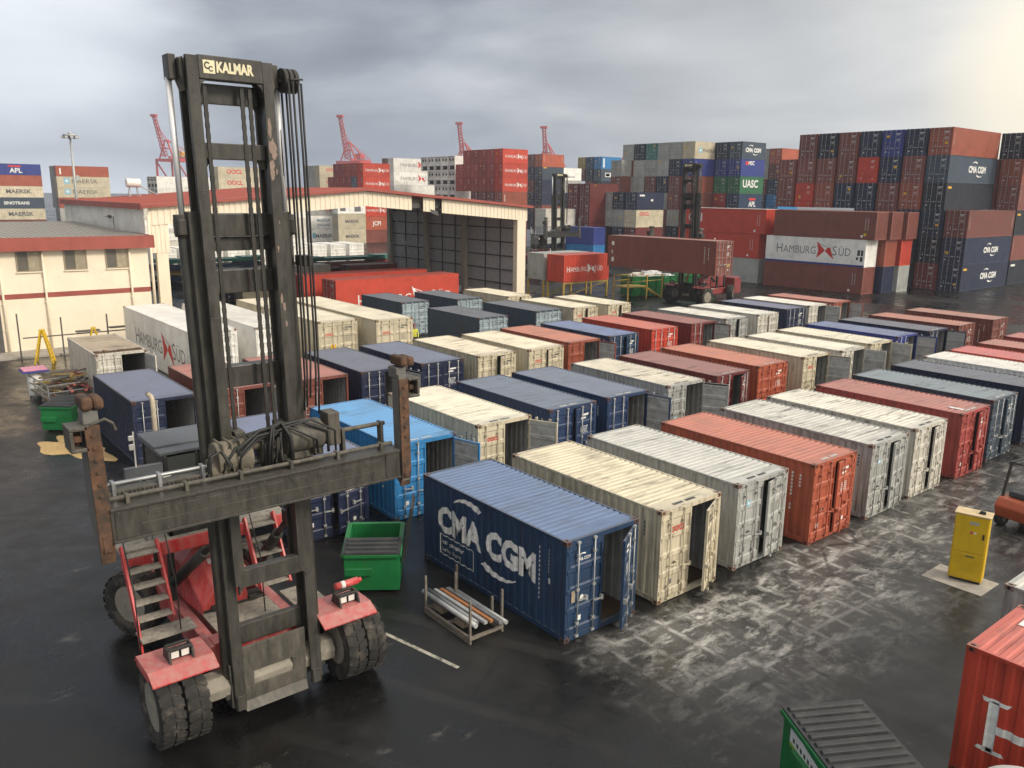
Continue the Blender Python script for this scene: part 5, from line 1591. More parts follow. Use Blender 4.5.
stack('pale stack behind light tower', G8, -251.85, 47.7, [['grey', 'grey'], ['grey', 'grey'], [('rust', ('marks', WHITE, [(1.6, 1.0, .5, .4)])), 'grey', 'grey'], [('cream', ('star', 1.05, .13)), 'grey', 'grey'], [('cream', ('star', 1.05, .13)), 'grey', 'grey'], [('orange', ('marks', WHITE, [(.8, .5, .35, 1.5)])), 'grey', 'grey']], L=12.192)
stack('leftmost stack', G8, -246.0, 43.2-13.05, [['brown'], [('cream', ('text', 'MAERSK', .95, .36, .35, (.1, .1, .1, 1), 1.1))], [('slate', ('text', 'SINOTRANS', .72, .30, .38, WHITE, 1.0))], [('cream', ('text', 'MAERSK', .95, .36, .38, (.1, .1, .1, 1), 1.1))], [('rust', None)],
    [('royal', ('multi', ('text', 'APL', 1.1, .46, .22, WHITE), ('marks', RED, [(5.4, 1.85, 2.6, .42)]))) ]], L=12.192)
# stacks seen through the open shed
G9 = 'containers seen through the open shed'
stack('blue-lettered stack seen through shed', G9, -167.49, 79.79, [[('white', ('multi', ('marks', (.2, .5, .66, 1), [(.4, .7, .6, 1.1)]), ('text', 'MAERSK', .75, .18, .32, (.15, .17, .2, 1)))), 'white'], [('white', ('multi', ('text', 'MAERSK', .6, .25, .55, (.2, .3, .4, 1)), ('text', 'SEALAND', .5, .25, .2, (.3, .4, .5, 1)))), 'white'], [('grey', ('bow', .5, .14)), 'white']])
stack('cream lettered stack seen through shed', G9, -158.08, 81.59, [[('cream', ('text', 'MAERSK', .6, .26, .40, (.12, .12, .12, 1)))], [('cream', ('text', 'MAERSK', .6, .26, .40, (.12, .12, .12, 1)))], [('white', ('marks', (.15, .15, .16, 1), [(.5, .5, 1.2, 1.2), (3.6, .4, 1.4, 1.0)]))]], H=2.896)
k = 0
for y, lab in ((34.6, 'first'), (37.8, 'second'), (41.0, 'third'), (44.2, 'fourth'), (47.4, 'fifth'), (50.6, 'sixth'), (53.8, 'seventh'), (57.0, 'eighth'), (60.2, 'ninth'), (63.4, 'tenth')):
    far_container(-117-3.1, y, 0, 0, C['white'], f'white container end, {lab} from the left in the low row seen through shed', G9, s=1.04, wear=.15, rodpaint=True, flat=True)
for t, z in ((0, 0), (1, 3.1), (2, 6.2)):
    for y, sd in ((40.5, 'left'), (54.5, 'right')):
        o = far_container(-131, y, z, -PI/2, C['white' if (t+(y > 50)) % 2 else 'oldwhite'], f'long white container, {ORD[t+1]} tier, {sd} half of the wall of whites behind mast', G9, 12.192, 2.896, 1.07, wear=.3, flat=True)
        logo_bow(o, 12.192, 2.896, '+y', 2.6, 1.0, .8, False)
far_container(-81.5, 29.4, 0, 0, C['black'], 'black container with closed doors under the shed beside cream column', G9, s=1.07)
for (x, y, c, lab, z) in ((-77.5, 32.2, 'cream', 'cream container under the shed behind near mast', 0), (-86, 39.6, 'oldwhite', 'pale container under shed left of brown one', 0), (-83.6, 46.8, 'brown', 'brown container under the shed behind red ones', 0)):
    far_container(x, y, z, -PI/2, C[c], lab, G9, s=1.0, wear=.5)
o = far_container(-65.6, 39.2, 0, -PI/2, C['red'], 'bright red long container with huge white lettering under the shed front', G9, 12.192, 2.896, 1.06, wear=.15, flat=True)
logo_bow(o, 12.192, 2.896, '+y', 2.0, .62, .95, False, WHITE, WHITE, .9)
o = far_container(-70.4, 38.6, .0, -PI/2, C['red'], 'red long container behind the bright lettered red one', G9, 12.192, 2.896, 1.08, wear=.3)
# folded flat racks
def flat_rack(x, y, z, c, lab):
    b = MB(); l, w = 6.1, 1.22
    for s in (-1, 1): b.box(*sorted((s*w, s*(w-.16))), -l, l, .05, .42)
    b.box(-w+.16, w-.16, -l, l, .30, .36)
    for k in range(18): b.box(-w+.16, w-.16, -l+.2+k*.68, -l+.32+k*.68, .08, .30)
    for s in (-1, 1): b.box(-w, w, *sorted((s*l, s*(l-.35))), .421, .60); b.box(-w+.1, w-.1, *sorted((s*(l-.36), s*(l-2.6))), .44, .54)
    o = b.obj('flat_rack', [M['paint']], None, 0, (*C[c], .7)); o.location = (x, y, z); tag(o, lab, 'flat rack', 'folded flat racks under the shed')
for i, c in enumerate(('maroon', 'brown', 'maroon', 'pink', 'teal')):
    flat_rack(-91.0+.15*(i % 2), 47.5+.4*(i % 3), .62*i, c, f'folded {NAMES[c]} flat rack, {ORD[i+1]} in the right pile under shed')
for i, c in enumerate(('navy', 'blue', 'yellow', 'blue', 'teal')):
    flat_rack(-96.0+.15*(i % 2), 32.5+.5*(i % 3), .62*i, c, f'folded {NAMES[c]} flat rack, {ORD[i+1]} in the left pile under shed')
b = MB()
b.box(-1.1, 1.1, -2.6, 2.6, .0, .25); 
for s in (-1, 1): b.box(*sorted((s*1.2, s*.95)), -3, 3, .25, 1.1); b.box(-1.2, 1.2, *sorted((s*3, s*2.7)), .25, 1.5)
o = b.obj('spreader_frame', [M['yellowdull']], None, .02); o.location = (-80.5, 51.0, 1.2); o.location.z = 0; o.rotation_euler = (0, 0, .1)
tag(o, 'ochre steel frame lying by the dark side wall under the shed', 'steel frame')

# ------------------------------------------------------------------ long boxes to the right of the working handler (lying along x)
G5 = 'long containers stacked behind the working handler'
def lying(x1, y, t, c, lab, dec=None, h=3.02, H=2.896, L=12.192, flat=False, sc=1.043, doors=False):
    o = far_container(x1-L*sc/2, y+CW*sc/2, t*h, 0, C[c], lab, G5, L, H, sc, wear=.2 if not flat else .05, flat=flat, doors=doors)
    decorate(o, dec, L, H, '-y')
    return o
codes = ('marks', WHITE, vm(11.0)+vm(11.3)+[(10.6, .25, .25, .25)])
lying(-46.6, 88.0, 0, 'brown', 'brown long container under the white pennant-lettered one', codes)
o = lying(-46.6, 88.0, 1, 'white', 'white long container with large pennant lettering and blue base stripe', ('bow', .95, .12), flat=True)
b = MB(); b.box(-6.09, 6.09, -1.235, -1.222, .02, .22); b.obj('base_stripe', [M['bluestripe']], o)
put_letters(o, [('p', [(u, v), (u+w, v), (u+w, v+h), (u, v+h)]) for (u, v, w, h) in ((11.3, 1.2, .3, .6), (11.7, 1.2, .25, .6), (11.2, .75, .25, .3), (11.65, .6, .3, .5))], '-y', 12.192, 2.896, BLACK, 'stencil_marks', False)
lying(-45.7, 88.0, 2, 'brown', 'brown long container on top of the white pennant-lettered one', ('multi', codes, ('marks', YEL, [(10.9, .4, .3, .3)])))
for t, (c2, c3) in enumerate((('navy', 'grey'), ('rust', 'red'), ('brown', 'brown'))):
    lying(-45.9+.4*(t == 2), 91.0, t, c2, f'{NAMES[c2]} container end in the middle row right of the white lettered one, {ORD[t+1]} tier')
    lying(-45.6+.4*(t == 2), 94.0, t, c3, f'{NAMES[c3]} container end in the back row right of white lettered one, {ORD[t+1]} tier')
lying(-60.6, 88.6, 0, 'grey', 'pale ribbed container on the ground under red ones', None)
lying(-60.8, 88.6, 1, 'red', 'red long container under the white-topped red one', codes)
o = lying(-60.0, 88.6, 2, 'red', 'red long container with pale roof behind the working mast', ('multi', codes, ('text', 'CAI', 1.0, .06, .45, WHITE)))
b = MB(); b.box(-6.0, 6.0, -1.2, 1.2, 2.90, 2.93); b.obj('pale_roof_sheet', [M['plainwhite']], o)
lying(-58.0, 92.5, 2, 'brown', 'brown container end behind the white-topped red one')

# ------------------------------------------------------------------ working handlers
o = other_handler('black-masted red container handler carrying a brown container', (-52.7, 67.6, 0), -PI/2, 1.08, -.30, .62)
o = far_container(-52.7, 62.0, 3.50, R(2), C['brown'], 'long brown container held in the air by the black-masted handler', 'containers in the air', 12.192, 2.896, 1.07, wear=.25, doors=True)
put_letters(o, [('p', [(u, v), (u+w, v), (u+w, v+h), (u, v+h)]) for (u, v, w, h) in [(.5, 2.0, .3, .35), (.5, 1.25, .12, .3), (.5, .5, .3, .4)]+[(11.0, 1.0+.18*i, .06, .1) for i in range(8)]+[(11.4, 1.3+.18*i, .06, .1) for i in range(6)]], '-y', 12.192, 2.896, WHITE, 'stencil_marks', False)
o.rotation_euler[0] = 0
other_handler('black handler mast rising between the orange-topped and low stacks', (-84.5, 74.6, 0), 0, 1.05, 0)
other_handler('dark handler mast cut by left edge behind the grey office roof', (-93.2, 9.6, 0), R(-20), .83, 0)

# raised red box on its yellow legs, with a second one behind
for (x, c, lab, dec) in ((-61.75, 'red', 'red container with white pennant lettering raised on yellow legs', ('bow', .50, .07, WHITE, WHITE)), (-64.9, 'grey', 'grey-cream container on yellow legs left of the red raised one', None)):
    o = far_container(x-1.3, 56.9+3.24, 1.75, -PI/2, C[c], lab, 'containers raised on legs', s=1.07, wear=.3, doors=False)
    decorate(o, dec, 6.058, 2.591, '+y', True)
    st = thing('container_stand', 'yellow steel legs under the ' + ('red raised container' if c == 'red' else 'grey-cream raised container'), 'stand', (x-1.3, 60.1, 0), 0, 'yellow container stands')
    for sx in (-1, 1):
        for sy in (-1, 1):
            b = MB(); b.box(*sorted((sx*1.3, sx*1.12)), *sorted((sy*3.2, sy*3.02)), 0, 1.75); b.obj('leg', [M['yellowdull']], st, .01)
    b = MB()
    for sx in (-1, 1):
        b.bar((sx*1.21, -3.0, .3), (sx*1.21, 3.0, 1.6), .07); b.bar((sx*1.21, -3.0, 1.66), (sx*1.21, 3.0, 1.66), .12)
    b.obj('brace', [M['yellowdull']], st)
rl = thing('loading_platform', 'yellow steel platform with rails and steps beside the raised red container', 'platform', (-58.6, 63.2, 0), 0)
for x, y in ((-1.0, -1.2), (1.0, -1.2), (-1.0, 1.6), (1.0, 1.6), (1.0, 4.0), (-1.0, 4.0)):
    b = MB(); b.box(x-.06, x+.06, y-.06, y+.06, 0, 2.5); b.obj('post', [M['yellowdull']], rl)
b = MB(); b.box(-1, 1, -1.2, 1.6, 1.3, 1.4); b.obj('deck', [M['yellowdull']], rl)
b = MB()
for z in (1.9, 2.45):
    for x in (-1, 1): b.bar((x, -1.2, z), (x, 4.0, z), .06)
    b.bar((-1, -1.2, z), (1, -1.2, z), .06)
b.obj('rail', [M['yellowdull']], rl)
b = MB()
for x in (-.7, .7): b.bar((x, 1.6, 1.35), (x, 4.2, .05), .08, .16)
for k in range(5): b.box(-.7, .7, 1.9+k*.48, 2.1+k*.48, 1.12-k*.24, 1.16-k*.24)
b.obj('steps', [M['yellowdull']], rl)
# green skips
def skip(x, y, rz, lab, fill, L=6.0):
    t = thing('waste_skip', lab, 'skip', (x, y, 0), rz, 'green waste skips')
    b = MB(); w, h, l = 1.2, 2.2, L/2
    b.box(-l, l, -w, w, .12, .2)
    for s in (-1, 1):
        b.box(-l, l, *sorted((s*w, s*(w-.07))), .2, h); b.box(*sorted((s*l, s*(l-.07))), -w+.07, w-.07, .2, h)
        for k in range(7): b.box(-l+.2+k*(L-.5)/6, -l+.32+k*(L-.5)/6, *sorted((s*(w+.002), s*(w+.08))), .2, h-.1)
        b.box(-l, l, *sorted((s*(w+.001), s*(w+.1))), h-.098, h)
    b.obj('body', [M['green']], t, .01)
    b = MB()
    for s in (-1, 1): b.cyl((s*(l-.6), -w+.1, .06+.06), (s*(l-.6), w-.1, .12), .12, 10)
    b.obj('roller', [M['blacksteel']], t)
    b = MB(); b.add([(l*.55, -w-.084, 1.1), (l*.8, -w-.084, 1.1), (l*.8, -w-.084, 1.55), (l*.55, -w-.084, 1.55)], [(0, 1, 2, 3)]); b.obj('panel_sign', [M['plainwhite']], t)
    if fill:
        rr = random.Random(5)
        f_ = thing('foam_waste', 'heap of white foam waste piled in the green skip', 'waste', (x, y, 0), rz)
        b = MB()
        for k in range(60):
            cx_, cy_ = rr.uniform(-l+.5, l-.5), rr.uniform(-w+.25, w-.25); s = rr.uniform(.15, .42)
            z = 1.75+.75*(1-abs(cx_/l)**2)*rr.random()
            o_ = len(b.v); q = [Vector((rr.uniform(-1, 1), rr.uniform(-1, 1), rr.uniform(-1, 1))).normalized()*s for _ in range(3)]
            b.hexa([(cx_-s, cy_-s, z-s), (cx_+s, cy_-s*.8, z-s), (cx_+s*.8, cy_+s, z-s), (cx_-s, cy_+s, z-s)], [tuple(Vector((cx_-s*.8, cy_-s, z+s*.5))+q[0]*.3), (cx_+s, cy_-s, z+s*.6), tuple(Vector((cx_+s, cy_+s, z+s*.4))+q[1]*.3), (cx_-s, cy_+s*.9, z+s*.5)])
        f2 = b.obj('heap', [M['rubble']], f_); f2['kind'] = 'stuff'
skip(-59.6, 67.6, R(75), 'green waste skip heaped with white foam behind the yellow platform', True)
skip(-57.6, 72.6, R(60), 'empty-looking green skip right of the foam-filled one', False, 4.0)
M['yellowtop'] = simple_mat('bleached_yellow', (.62, .48, .28), .6)
M['rustgrey'] = simple_mat('rusty_grey_steel', (.20, .18, .15), .7, var=.4, scale=9, dirt=((.14, .07, .035), .52, .8))
M['orangerust'] = simple_mat('orange_rust', (.38, .16, .06), .8, var=.4, scale=9)
M['oldwood'] = simple_mat('muddy_timber', (.15, .12, .085), .9, var=.4, scale=5)
# ------------------------------------------------------------------ smaller things in the yard
# dumpsters -------------------------------------------------------
def dumpster(x, y, rz, lab, w=1.5, d=1.75, h=1.5, opened=True, slope=.25, label=False):
    """front face at local -y side of the base, (x, y) = middle of the front edge"""
    t = thing('dumpster', lab, 'dumpster', (x, y, 0), rz, 'green dumpsters')
    b = MB(); th = .05
    hf, hb = h-slope, h
    z0 = .1
    def wall(p):
        b.hexa(*p)
    b.hexa([(-w/2, 0, z0), (w/2, 0, z0), (w/2, th, z0), (-w/2, th, z0)], [(-w/2, 0, hf), (w/2, 0, hf), (w/2, th, hf), (-w/2, th, hf)])
    b.hexa([(-w/2, d-th, z0), (w/2, d-th, z0), (w/2, d, z0), (-w/2, d, z0)], [(-w/2, d-th, hb), (w/2, d-th, hb), (w/2, d, hb), (-w/2, d, hb)])
    for s in (-1, 1):
        xa, xb = sorted((s*w/2, s*(w/2-th)))
        b.hexa([(xa, th, z0), (xb, th, z0), (xb, d-th, z0), (xa, d-th, z0)], [(xa, th, hf), (xb, th, hf), (xb, d-th, hb), (xa, d-th, hb)])
    b.box(-w/2+th, w/2-th, th, d-th, z0, z0+.05)
    b.obj('body', [M['green']], t, .012)
    b = MB()
    for s in (-1, 1):
        xa, xb = sorted((s*(w/2+.003), s*(w/2+.07)))
        b.hexa([(xa, -.03, hf-.09), (xb, -.03, hf-.09), (xb, d+.03, hb-.09), (xa, d+.03, hb-.09)], [(xa, -.03, hf), (xb, -.03, hf), (xb, d+.03, hb), (xa, d+.03, hb)])
    b.box(-w/2, w/2, -.07, -.003, hf-.09, hf); b.box(-w/2, w/2, d+.003, d+.07, hb-.09, hb)
    b.box(-w/2+.02, -w/2+.02+w*.5, -.10, -.003, h*.40, h*.40+.20); b.box(w/2-.02-w*.12, w/2-.02, -.06, -.003, h*.40, h*.40+.2) if w > 1.6 else None
    b.obj('rim', [M['green']], t, .012)
    for s in (-1, 1):
        b = MB(); b.box(*sorted((s*(w/2+.004), s*(w/2+.10))), d*.28, d*.72, h*.52, h*.66); b.obj('fork_pocket', [M['green']], t, .01)
    b = MB()
    for s in (-1, 1):
        for q in (.2, d-.2): b.cyl((s*(w/2-.2)-.04, q, .06), (s*(w/2-.2)+.04, q, .06), .06, 10)
    b.obj('castors', [M['blacksteel']], t)
    # lid of ribbed black plastic
    n = 10
    def lid(y0, y1, zf, nm='lid', xs=(-w/2-.04, w/2+.04)):
        b = MB()
        m_ = max(3, int((y1-y0)/.16))
        for k in range(m_):
            a, c = y0+(y1-y0)*k/m_, y0+(y1-y0)*(k+1)/m_
            up = .045
            b.hexa([(xs[0], a, zf(a)), (xs[1], a, zf(a)), (xs[1], c, zf(c)), (xs[0], c, zf(c))], [(xs[0], a, zf(a)+.03), (xs[1], a, zf(a)+.03), (xs[1], c, zf(c)+.03), (xs[0], c, zf(c)+.03)])
            e = a+(c-a)*.62
            b.hexa([(xs[0]+.06, a, zf(a)+.031), (xs[1]-.06, a, zf(a)+.031), (xs[1]-.06, e, zf(e)+.031), (xs[0]+.06, e, zf(e)+.031)], [(xs[0]+.08, a+.015, zf(a)+up+.03), (xs[1]-.08, a+.015, zf(a)+up+.03), (xs[1]-.08, e-.015, zf(e)+up+.03), (xs[0]+.08, e-.015, zf(e)+up+.03)])
        return b.obj(nm, [M['lid']], t, .008)
    zf = lambda y: hf+.01+(hb-hf)*y/d
    if opened:
        lid(-.05, d*.48, zf)
        b = MB(); b.box(w/2+.10, w/2+.16, d*.25, d*.98, h*.55, h+.95)
        for k in range(7): b.box(w/2+.161, w/2+.20, d*.28+k*d*.1, d*.33+k*d*.1, h*.6, h+.9)
        o = b.obj('open_lid', [M['lid']], t, .01); o.rotation_euler = (0, R(10), 0); o.location = (-.2, 0, .1)
    else:
        lid(-.05, d*.5-.01, zf); lid(d*.5+.01, d+.05, zf)
    if label:
        b = MB(); b.add([(-w/2-.004, d*.10, h*.50), (-w/2-.004, d*.85, h*.62), (-w/2-.004, d*.85, h*.90), (-w/2-.004, d*.10, h*.76)], [(3, 2, 1, 0)])
        b.add([(-w/2-.006, d*.10, h*.50), (-w/2-.006, d*.85, h*.62), (-w/2-.006, d*.85, h*.68), (-w/2-.006, d*.10, h*.55)], [(3, 2, 1, 0)], 1)
        for k in range(6):
            yy = d*(.40+.07*k); zz = h*.66+k*.008*h
            b.add([(-w/2-.007, yy, zz), (-w/2-.007, yy+d*.04, zz+.01), (-w/2-.007, yy+d*.04, zz+.10), (-w/2-.007, yy, zz+.09)], [(3, 2, 1, 0)], 2)
        b.obj('label_panel', [M['plainwhite'], M['limegreen'], M['girt']], t)
    return t
M['limegreen'] = simple_mat('lime_stripe', (.25, .45, .05), .5)
dumpster(-17.88, 9.85, R(54.7), 'green dumpster with its ribbed lid half open between handler and lettered blue container', 1.45, 1.55, 1.38)
dumpster(-39.45, 6.45, R(50), 'green dumpster with dark closed lid by the scrap rack at left', 1.35, 1.5, 1.25, opened=False, slope=.1)
dumpster(-5.15, 12.0, R(79), 'green dumpster with ribbed black lid and white label at bottom edge', 1.5, 1.8, 1.36, opened=False, slope=.06, label=True).rotation_euler = (0, 0, R(60))
# stillage of steel tubes ------------------------------------------
st = thing('steel_stillage', 'rusty steel stillage with upright posts beside the lettered blue container', 'rack', (-15.2, 10.9, 0), 0)
b = MB()
for y in (-.48, .48): b.box(-.98, .98, y-.03, y+.03, .10, .17)
for x in (-.95, 0, .95): b.box(x-.03, x+.03, -.45, .45, .09, .165)
for y in (-.48, .48): b.box(-.98, .98, y-.025, y+.025, .0, .05)
for x in (-.95, -.3, .3, .95):
    for y in (-.48, .48): b.box(x-.025, x+.025, y-.025, y+.025, .05, .10)
b.obj('base_frame', [M['rustgrey']], st)
for x, y, h in ((-.95, -.48, .92), (-.95, .48, .95), (.95, -.48, 1.0), (.95, .48, 1.02), (-.6, .2, .95), (.6, .45, .7)):
    b = MB(); b.box(x-.025, x+.025, y-.025, y+.025, .17, h+.1); b.obj('post', [M['rustgrey']], st)
GT = 'tubes and beams on the stillage'
def tube_thing(x0, x1, y0, y1, z, r, mt, lab, sq=False):
    b = MB()
    (b.bar((x0, y0, z), (x1, y1, z), r*2, r*1.6) if sq else b.cyl((x0, y0, z), (x1, y1, z), r, 12))
    o = b.obj('steel_tube' if not sq else 'steel_beam', [M[mt]], None, .004 if sq else 0); o.location = (-15.2, 10.9, 0)
    tag(o, lab, 'steel tube' if not sq else 'steel beam', GT)
tube_thing(-1.25, 1.0, -.36, -.34, .44, .06, 'galv', 'thick pale tube at the front edge of the stillage')
tube_thing(-1.22, .9, -.22, -.24, .45, .055, 'stain_steel', 'dull grey tube behind the thick pale front one on stillage')
tube_thing(-1.1, 1.05, -.10, -.08, .46, .045, 'galv', 'long bright square beam in the middle of stillage', True)
tube_thing(-1.0, 1.1, .02, .05, .48, .045, 'orangerust', 'orange rusty beam lying along the stillage', True)
tube_thing(-.95, 1.25, .18, .22, .46, .06, 'stain_steel', 'grey channel beam right of the orange one on stillage', True)
tube_thing(-.7, 1.3, .33, .34, .44, .055, 'galv', 'grey tube at the far edge of the stillage')
for x, lab in ((-.55, 'far'), (.35, 'near')):
    b = MB(); b.hexa([(x-.22, -.42, .19), (x+.22, -.42, .19), (x+.18, .3, .19), (x-.25, .3, .19)], [(x-.15, -.4, .36), (x+.2, -.38, .33), (x+.15, .26, .36), (x-.2, .28, .34)])
    o = b.obj('timber_block', [M['oldwood']], None, .03); o.location = (-15.2, 10.9, 0); tag(o, f'muddy timber block under tubes at the {lab} end of stillage', 'timber', 'timber blocks in the stillage')
# yellow cabinet ---------------------------------------------------
cb = thing('storage_cabinet', 'tall yellow steel safety cabinet standing on a concrete pad in the lane', 'cabinet', (-8.47, 23.45, .012), R(14))
b = MB(); b.box(-.42, .42, -.24, .24, .08, 1.96); b.box(-.38, .38, -.2, .2, 0, .08, 1); b.obj('body', [M['yellow'], M['blacksteel']], cb, .012)
b = MB(); b.box(-.45, .45, -.27, .27, 1.962, 2.0); b.obj('top_panel', [M['yellowtop']], cb, .008)  # top panel has a paler yellow than the body
b = MB(); b.box(-.39, .39, -.262, -.243, .90, 1.93); d1 = b.obj('door', [M['yellow']], cb, .006)
b = MB(); b.box(-.39, .39, -.262, -.243, .12, .88); d2 = b.obj('door', [M['yellow']], cb, .006)
b = MB(); b.box(.30, .34, -.285, -.263, 1.35, 1.5); b.obj('handle', [M['blacksteel']], d1)
b = MB(); b.box(-.05, .18, -.265, -.2625, 1.72, 1.80); b.box(-.02, .06, -.265, -.2625, 1.45, 1.52, 1); b.box(.08, .14, -.265, -.2625, 1.46, 1.51, 2); b.obj('warning_label', [M['galv'], M['redclean'], M['plainwhite']], d1)
b = MB(); b.box(-.05, .16, -.265, -.2625, .76, .80); b.obj('label_plate', [M['girt']], d2)
b = MB(); b.hexa([(.12, -.06, 2.001), (.30, -.02, 2.001), (.26, .12, 2.001), (.10, .08, 2.001)], [(.15, -.03, 2.09), (.28, 0, 2.08), (.25, .1, 2.07), (.13, .07, 2.08)])
o = b.obj('rag', [M['hose']], None, .02); o.location = (-8.47, 23.45, .012); tag(o, 'dark crumpled rag lying on top of the yellow cabinet', 'rag')
b = MB(); b.box(-9.35, -7.75, 22.7, 23.9, .0, .012); structure(b.obj('concrete_pad', [M['concrete']]))
M['pinktray'] = simple_mat('pink_plastic', (.62, .25, .36), .5)
M['maroonhat'] = simple_mat('maroon_helmet', (.16, .03, .05), .4)
# forklift at the right edge ---------------------------------------
fk = thing('forklift', 'orange forklift truck with dark cab partly cut by the right edge', 'forklift', (-8.9, 29.5, 0), R(80))
b = MB(); b.prism([(-1.25, .35), (-.2, .28), (1.0, .3), (1.0, .75), (.3, .85), (-.4, 1.05), (-1.2, 1.0), (-1.38, .75)], 'y', -.55, .55); b.obj('body', [M['orange']], fk, .06)
b = MB(); b.prism([(-1.0, 1.03), (-.25, 1.03), (-.3, 1.18), (-.95, 1.2)], 'y', -.35, .35); b.obj('seat', [M['lid']], fk, .04)
for x, y, r in ((.75, .5, .33), (.75, -.5, .33), (-.95, .46, .27), (-.95, -.46, .27)):
    w_ = link('wheel', tyre_mesh(r, .24).mesh('tyre', [M['rubber']]), fk, (x, y, r), 0 if y < 0 else PI); link('rim', rim_mesh(r, .24, .03).mesh('rim', [M['rimdust']]), w_)
b = MB()
for y in (-.48, .48):
    b.bar((.35, y, .8), (.2, y, 2.1), .07); b.bar((-1.05, y, 1.0), (-.8, y, 2.1), .07)
b.box(-.85, .25, -.52, .52, 2.1, 2.15)
for k in range(5): b.box(-.8, .2, -.45+k*.21, -.41+k*.21, 2.151, 2.18)
b.obj('overhead_guard', [M['blacksteel']], fk)
b = MB()
for y in (-.3, .3): b.box(1.02, 1.12, y-.05, y+.05, .15, 2.3)
for z in (.6, 1.3, 2.2): b.box(1.03, 1.1, -.3, .3, z, z+.1)
b.obj('mast', [M['blacksteel']], fk)
for y in (-.25, .25):
    b = MB(); b.box(1.14, 1.2, y-.06, y+.06, .08, .6); b.box(1.2, 2.2, y-.06, y+.06, .08, .12); b.obj('fork', [M['blacksteel']], fk)
# pale rounded tank in the corner ----------------------------------
tk = thing('plastic_tank', 'pale grey dome-topped tank cut off by the bottom right corner', 'tank', (-3.3, 12.95, 0), 0)
b = MB(); b.lathe([(0, .85), (1.2, .87), (1.46, .83), (1.62, .72), (1.72, .50), (1.76, .24), (1.77, .02)], (0, 0, 0), 'z', 40); b.obj('shell', [M['plainwhite']], tk)
b = MB(); b.cyl((0, 0, 1.76), (0, 0, 1.81), .2, 20); b.obj('lid', [M['plainwhite']], tk, .01)
# step ladders by the cream wall -----------------------------------
def ladder(x, y, rz, lab, h=2.6):
    t = thing('step_ladder', lab, 'ladder', (x, y, 0), rz, 'yellow step ladders by the cream wall')
    b = MB()
    for s in (-1, 1): b.bar((.5, s*.42, 0), (.06, s*.22, h), .07, .10)
    for k in range(8):
        q = (k+.7)/8.6; b.box(.5-.44*q-.05, .5-.44*q+.05, -(.42-.2*q), .42-.2*q, h*q-.02, h*q+.02)
    b.obj('front_frame', [M['yellow']], t)
    b = MB()
    for s in (-1, 1): b.bar((-.5, s*.42, 0), (-.06, s*.22, h), .06, .08)
    for q in (.25, .6): b.bar((-.5+.44*q, -.36, h*q), (-.5+.44*q, .36, h*q), .05)
    b.obj('rear_frame', [M['yellow']], t)
    b = MB(); b.box(-.14, .14, -.25, .25, h, h+.06); b.obj('top_cap', [M['yellow']], t, .01)
ladder(-56.6, 9.0, R(70), 'yellow step ladder standing open left of the old white container', 2.0)
ladder(-57.2, 12.0, R(80), 'yellow step ladder half hidden behind the old white container', 1.8)
# low pipe barrier by the wall
br_ = thing('pipe_barrier', 'grey pipe barrier with thin uprights along the cream wall', 'barrier', (-58.3, 11, .0))
for y in (-3.0, -.6, 2.1, 4.2):
    b = MB(); b.box(-.04, .04, y-.04, y+.04, 0, 2.5 if y > -3 else 2.9); b.obj('upright', [M['girt']], br_)
b = MB(); b.bar((0, -2.8, 1.35), (0, 4.6, 1.35), .07); b.box(-.25, .25, 0.2, 1.6, 1.45, 1.53); b.box(-.25, .25, 2.2, 5.0, 1.55, 1.62); b.obj('rail', [M['girt']], br_)
# scrap cage --------------------------------------------------------
sc_ = thing('scrap_cage', 'low wire cage trolley holding tangled scrap beside the old white container', 'cage', (-46.0, 8.0, 0), R(5))
b = MB(); b.box(-1.7, 1.7, -1.15, 1.15, .35, .42); b.obj('deck', [M['rustgrey']], sc_)
b = MB()
for s in (-1, 1):
    for z in (.75, 1.1): b.bar((-1.7, s*1.15, z), (1.7, s*1.15, z), .05)
    for x in (-1.7, -.6, .6, 1.7): b.bar((x, s*1.15, .1), (x, s*1.15, 1.12), .05)
for z in (.75, 1.1):
    for s in (-1, 1): b.bar((s*1.7, -1.15, z), (s*1.7, 1.15, z), .05)
b.obj('rails', [M['stain_steel']], sc_)
rr = random.Random(9)
mats = [M['yellowdull'], M['rust'], M['redpaint'], M['stain_steel'], M['oldwood'], M['yellowdull'], M['girt']]
nm = ['ochre scrap bar', 'rusty scrap bar', 'red scrap bar', 'grey scrap bar', 'brown scrap plank', 'yellow scrap bar', 'dark scrap bar']
b = MB()
for k in range(46):
    x, y = rr.uniform(-1.2, 1.3), rr.uniform(-.7, .95); a = rr.gauss(0, .45); l = rr.uniform(.5, 1.3); z = .5+rr.random()*.95*(1-abs(x)/2.2)
    b.bar((x-l*math.cos(a), y-l*math.sin(a), z-.12), (x+l*math.cos(a), y+l*math.sin(a), z+rr.uniform(-.1, .2)), rr.uniform(.06, .16), rr.uniform(.05, .1), mi=rr.randrange(7))
o = b.obj('scrap_heap', mats); o.location = (-46.0, 8.0, 0); o['kind'] = 'stuff'; tag(o, 'tangle of yellow, red and rusty scrap bars in the cage', 'scrap')
bk_ = thing('bucket', 'pale plastic drum with a pink tray on its top at the scrap cage', 'drum', (-47.6, 7.0, 0))
b = MB(); b.lathe([(0, .30), (.1, .33), (1.25, .36), (1.35, .33), (1.36, .02)], (0, 0, 0), 'z', 20); b.obj('drum', [M['plainwhite']], bk_)
b = MB(); b.box(-.55, .55, -.55, .55, 1.37, 1.44); b.obj('tray', [M['pinktray']], bk_, .02)
b = MB(); b.box(-.62, .62, -.62, .62, 1.28, 1.36); b.obj('tray_base', [M['bluestripe']], bk_, .02)
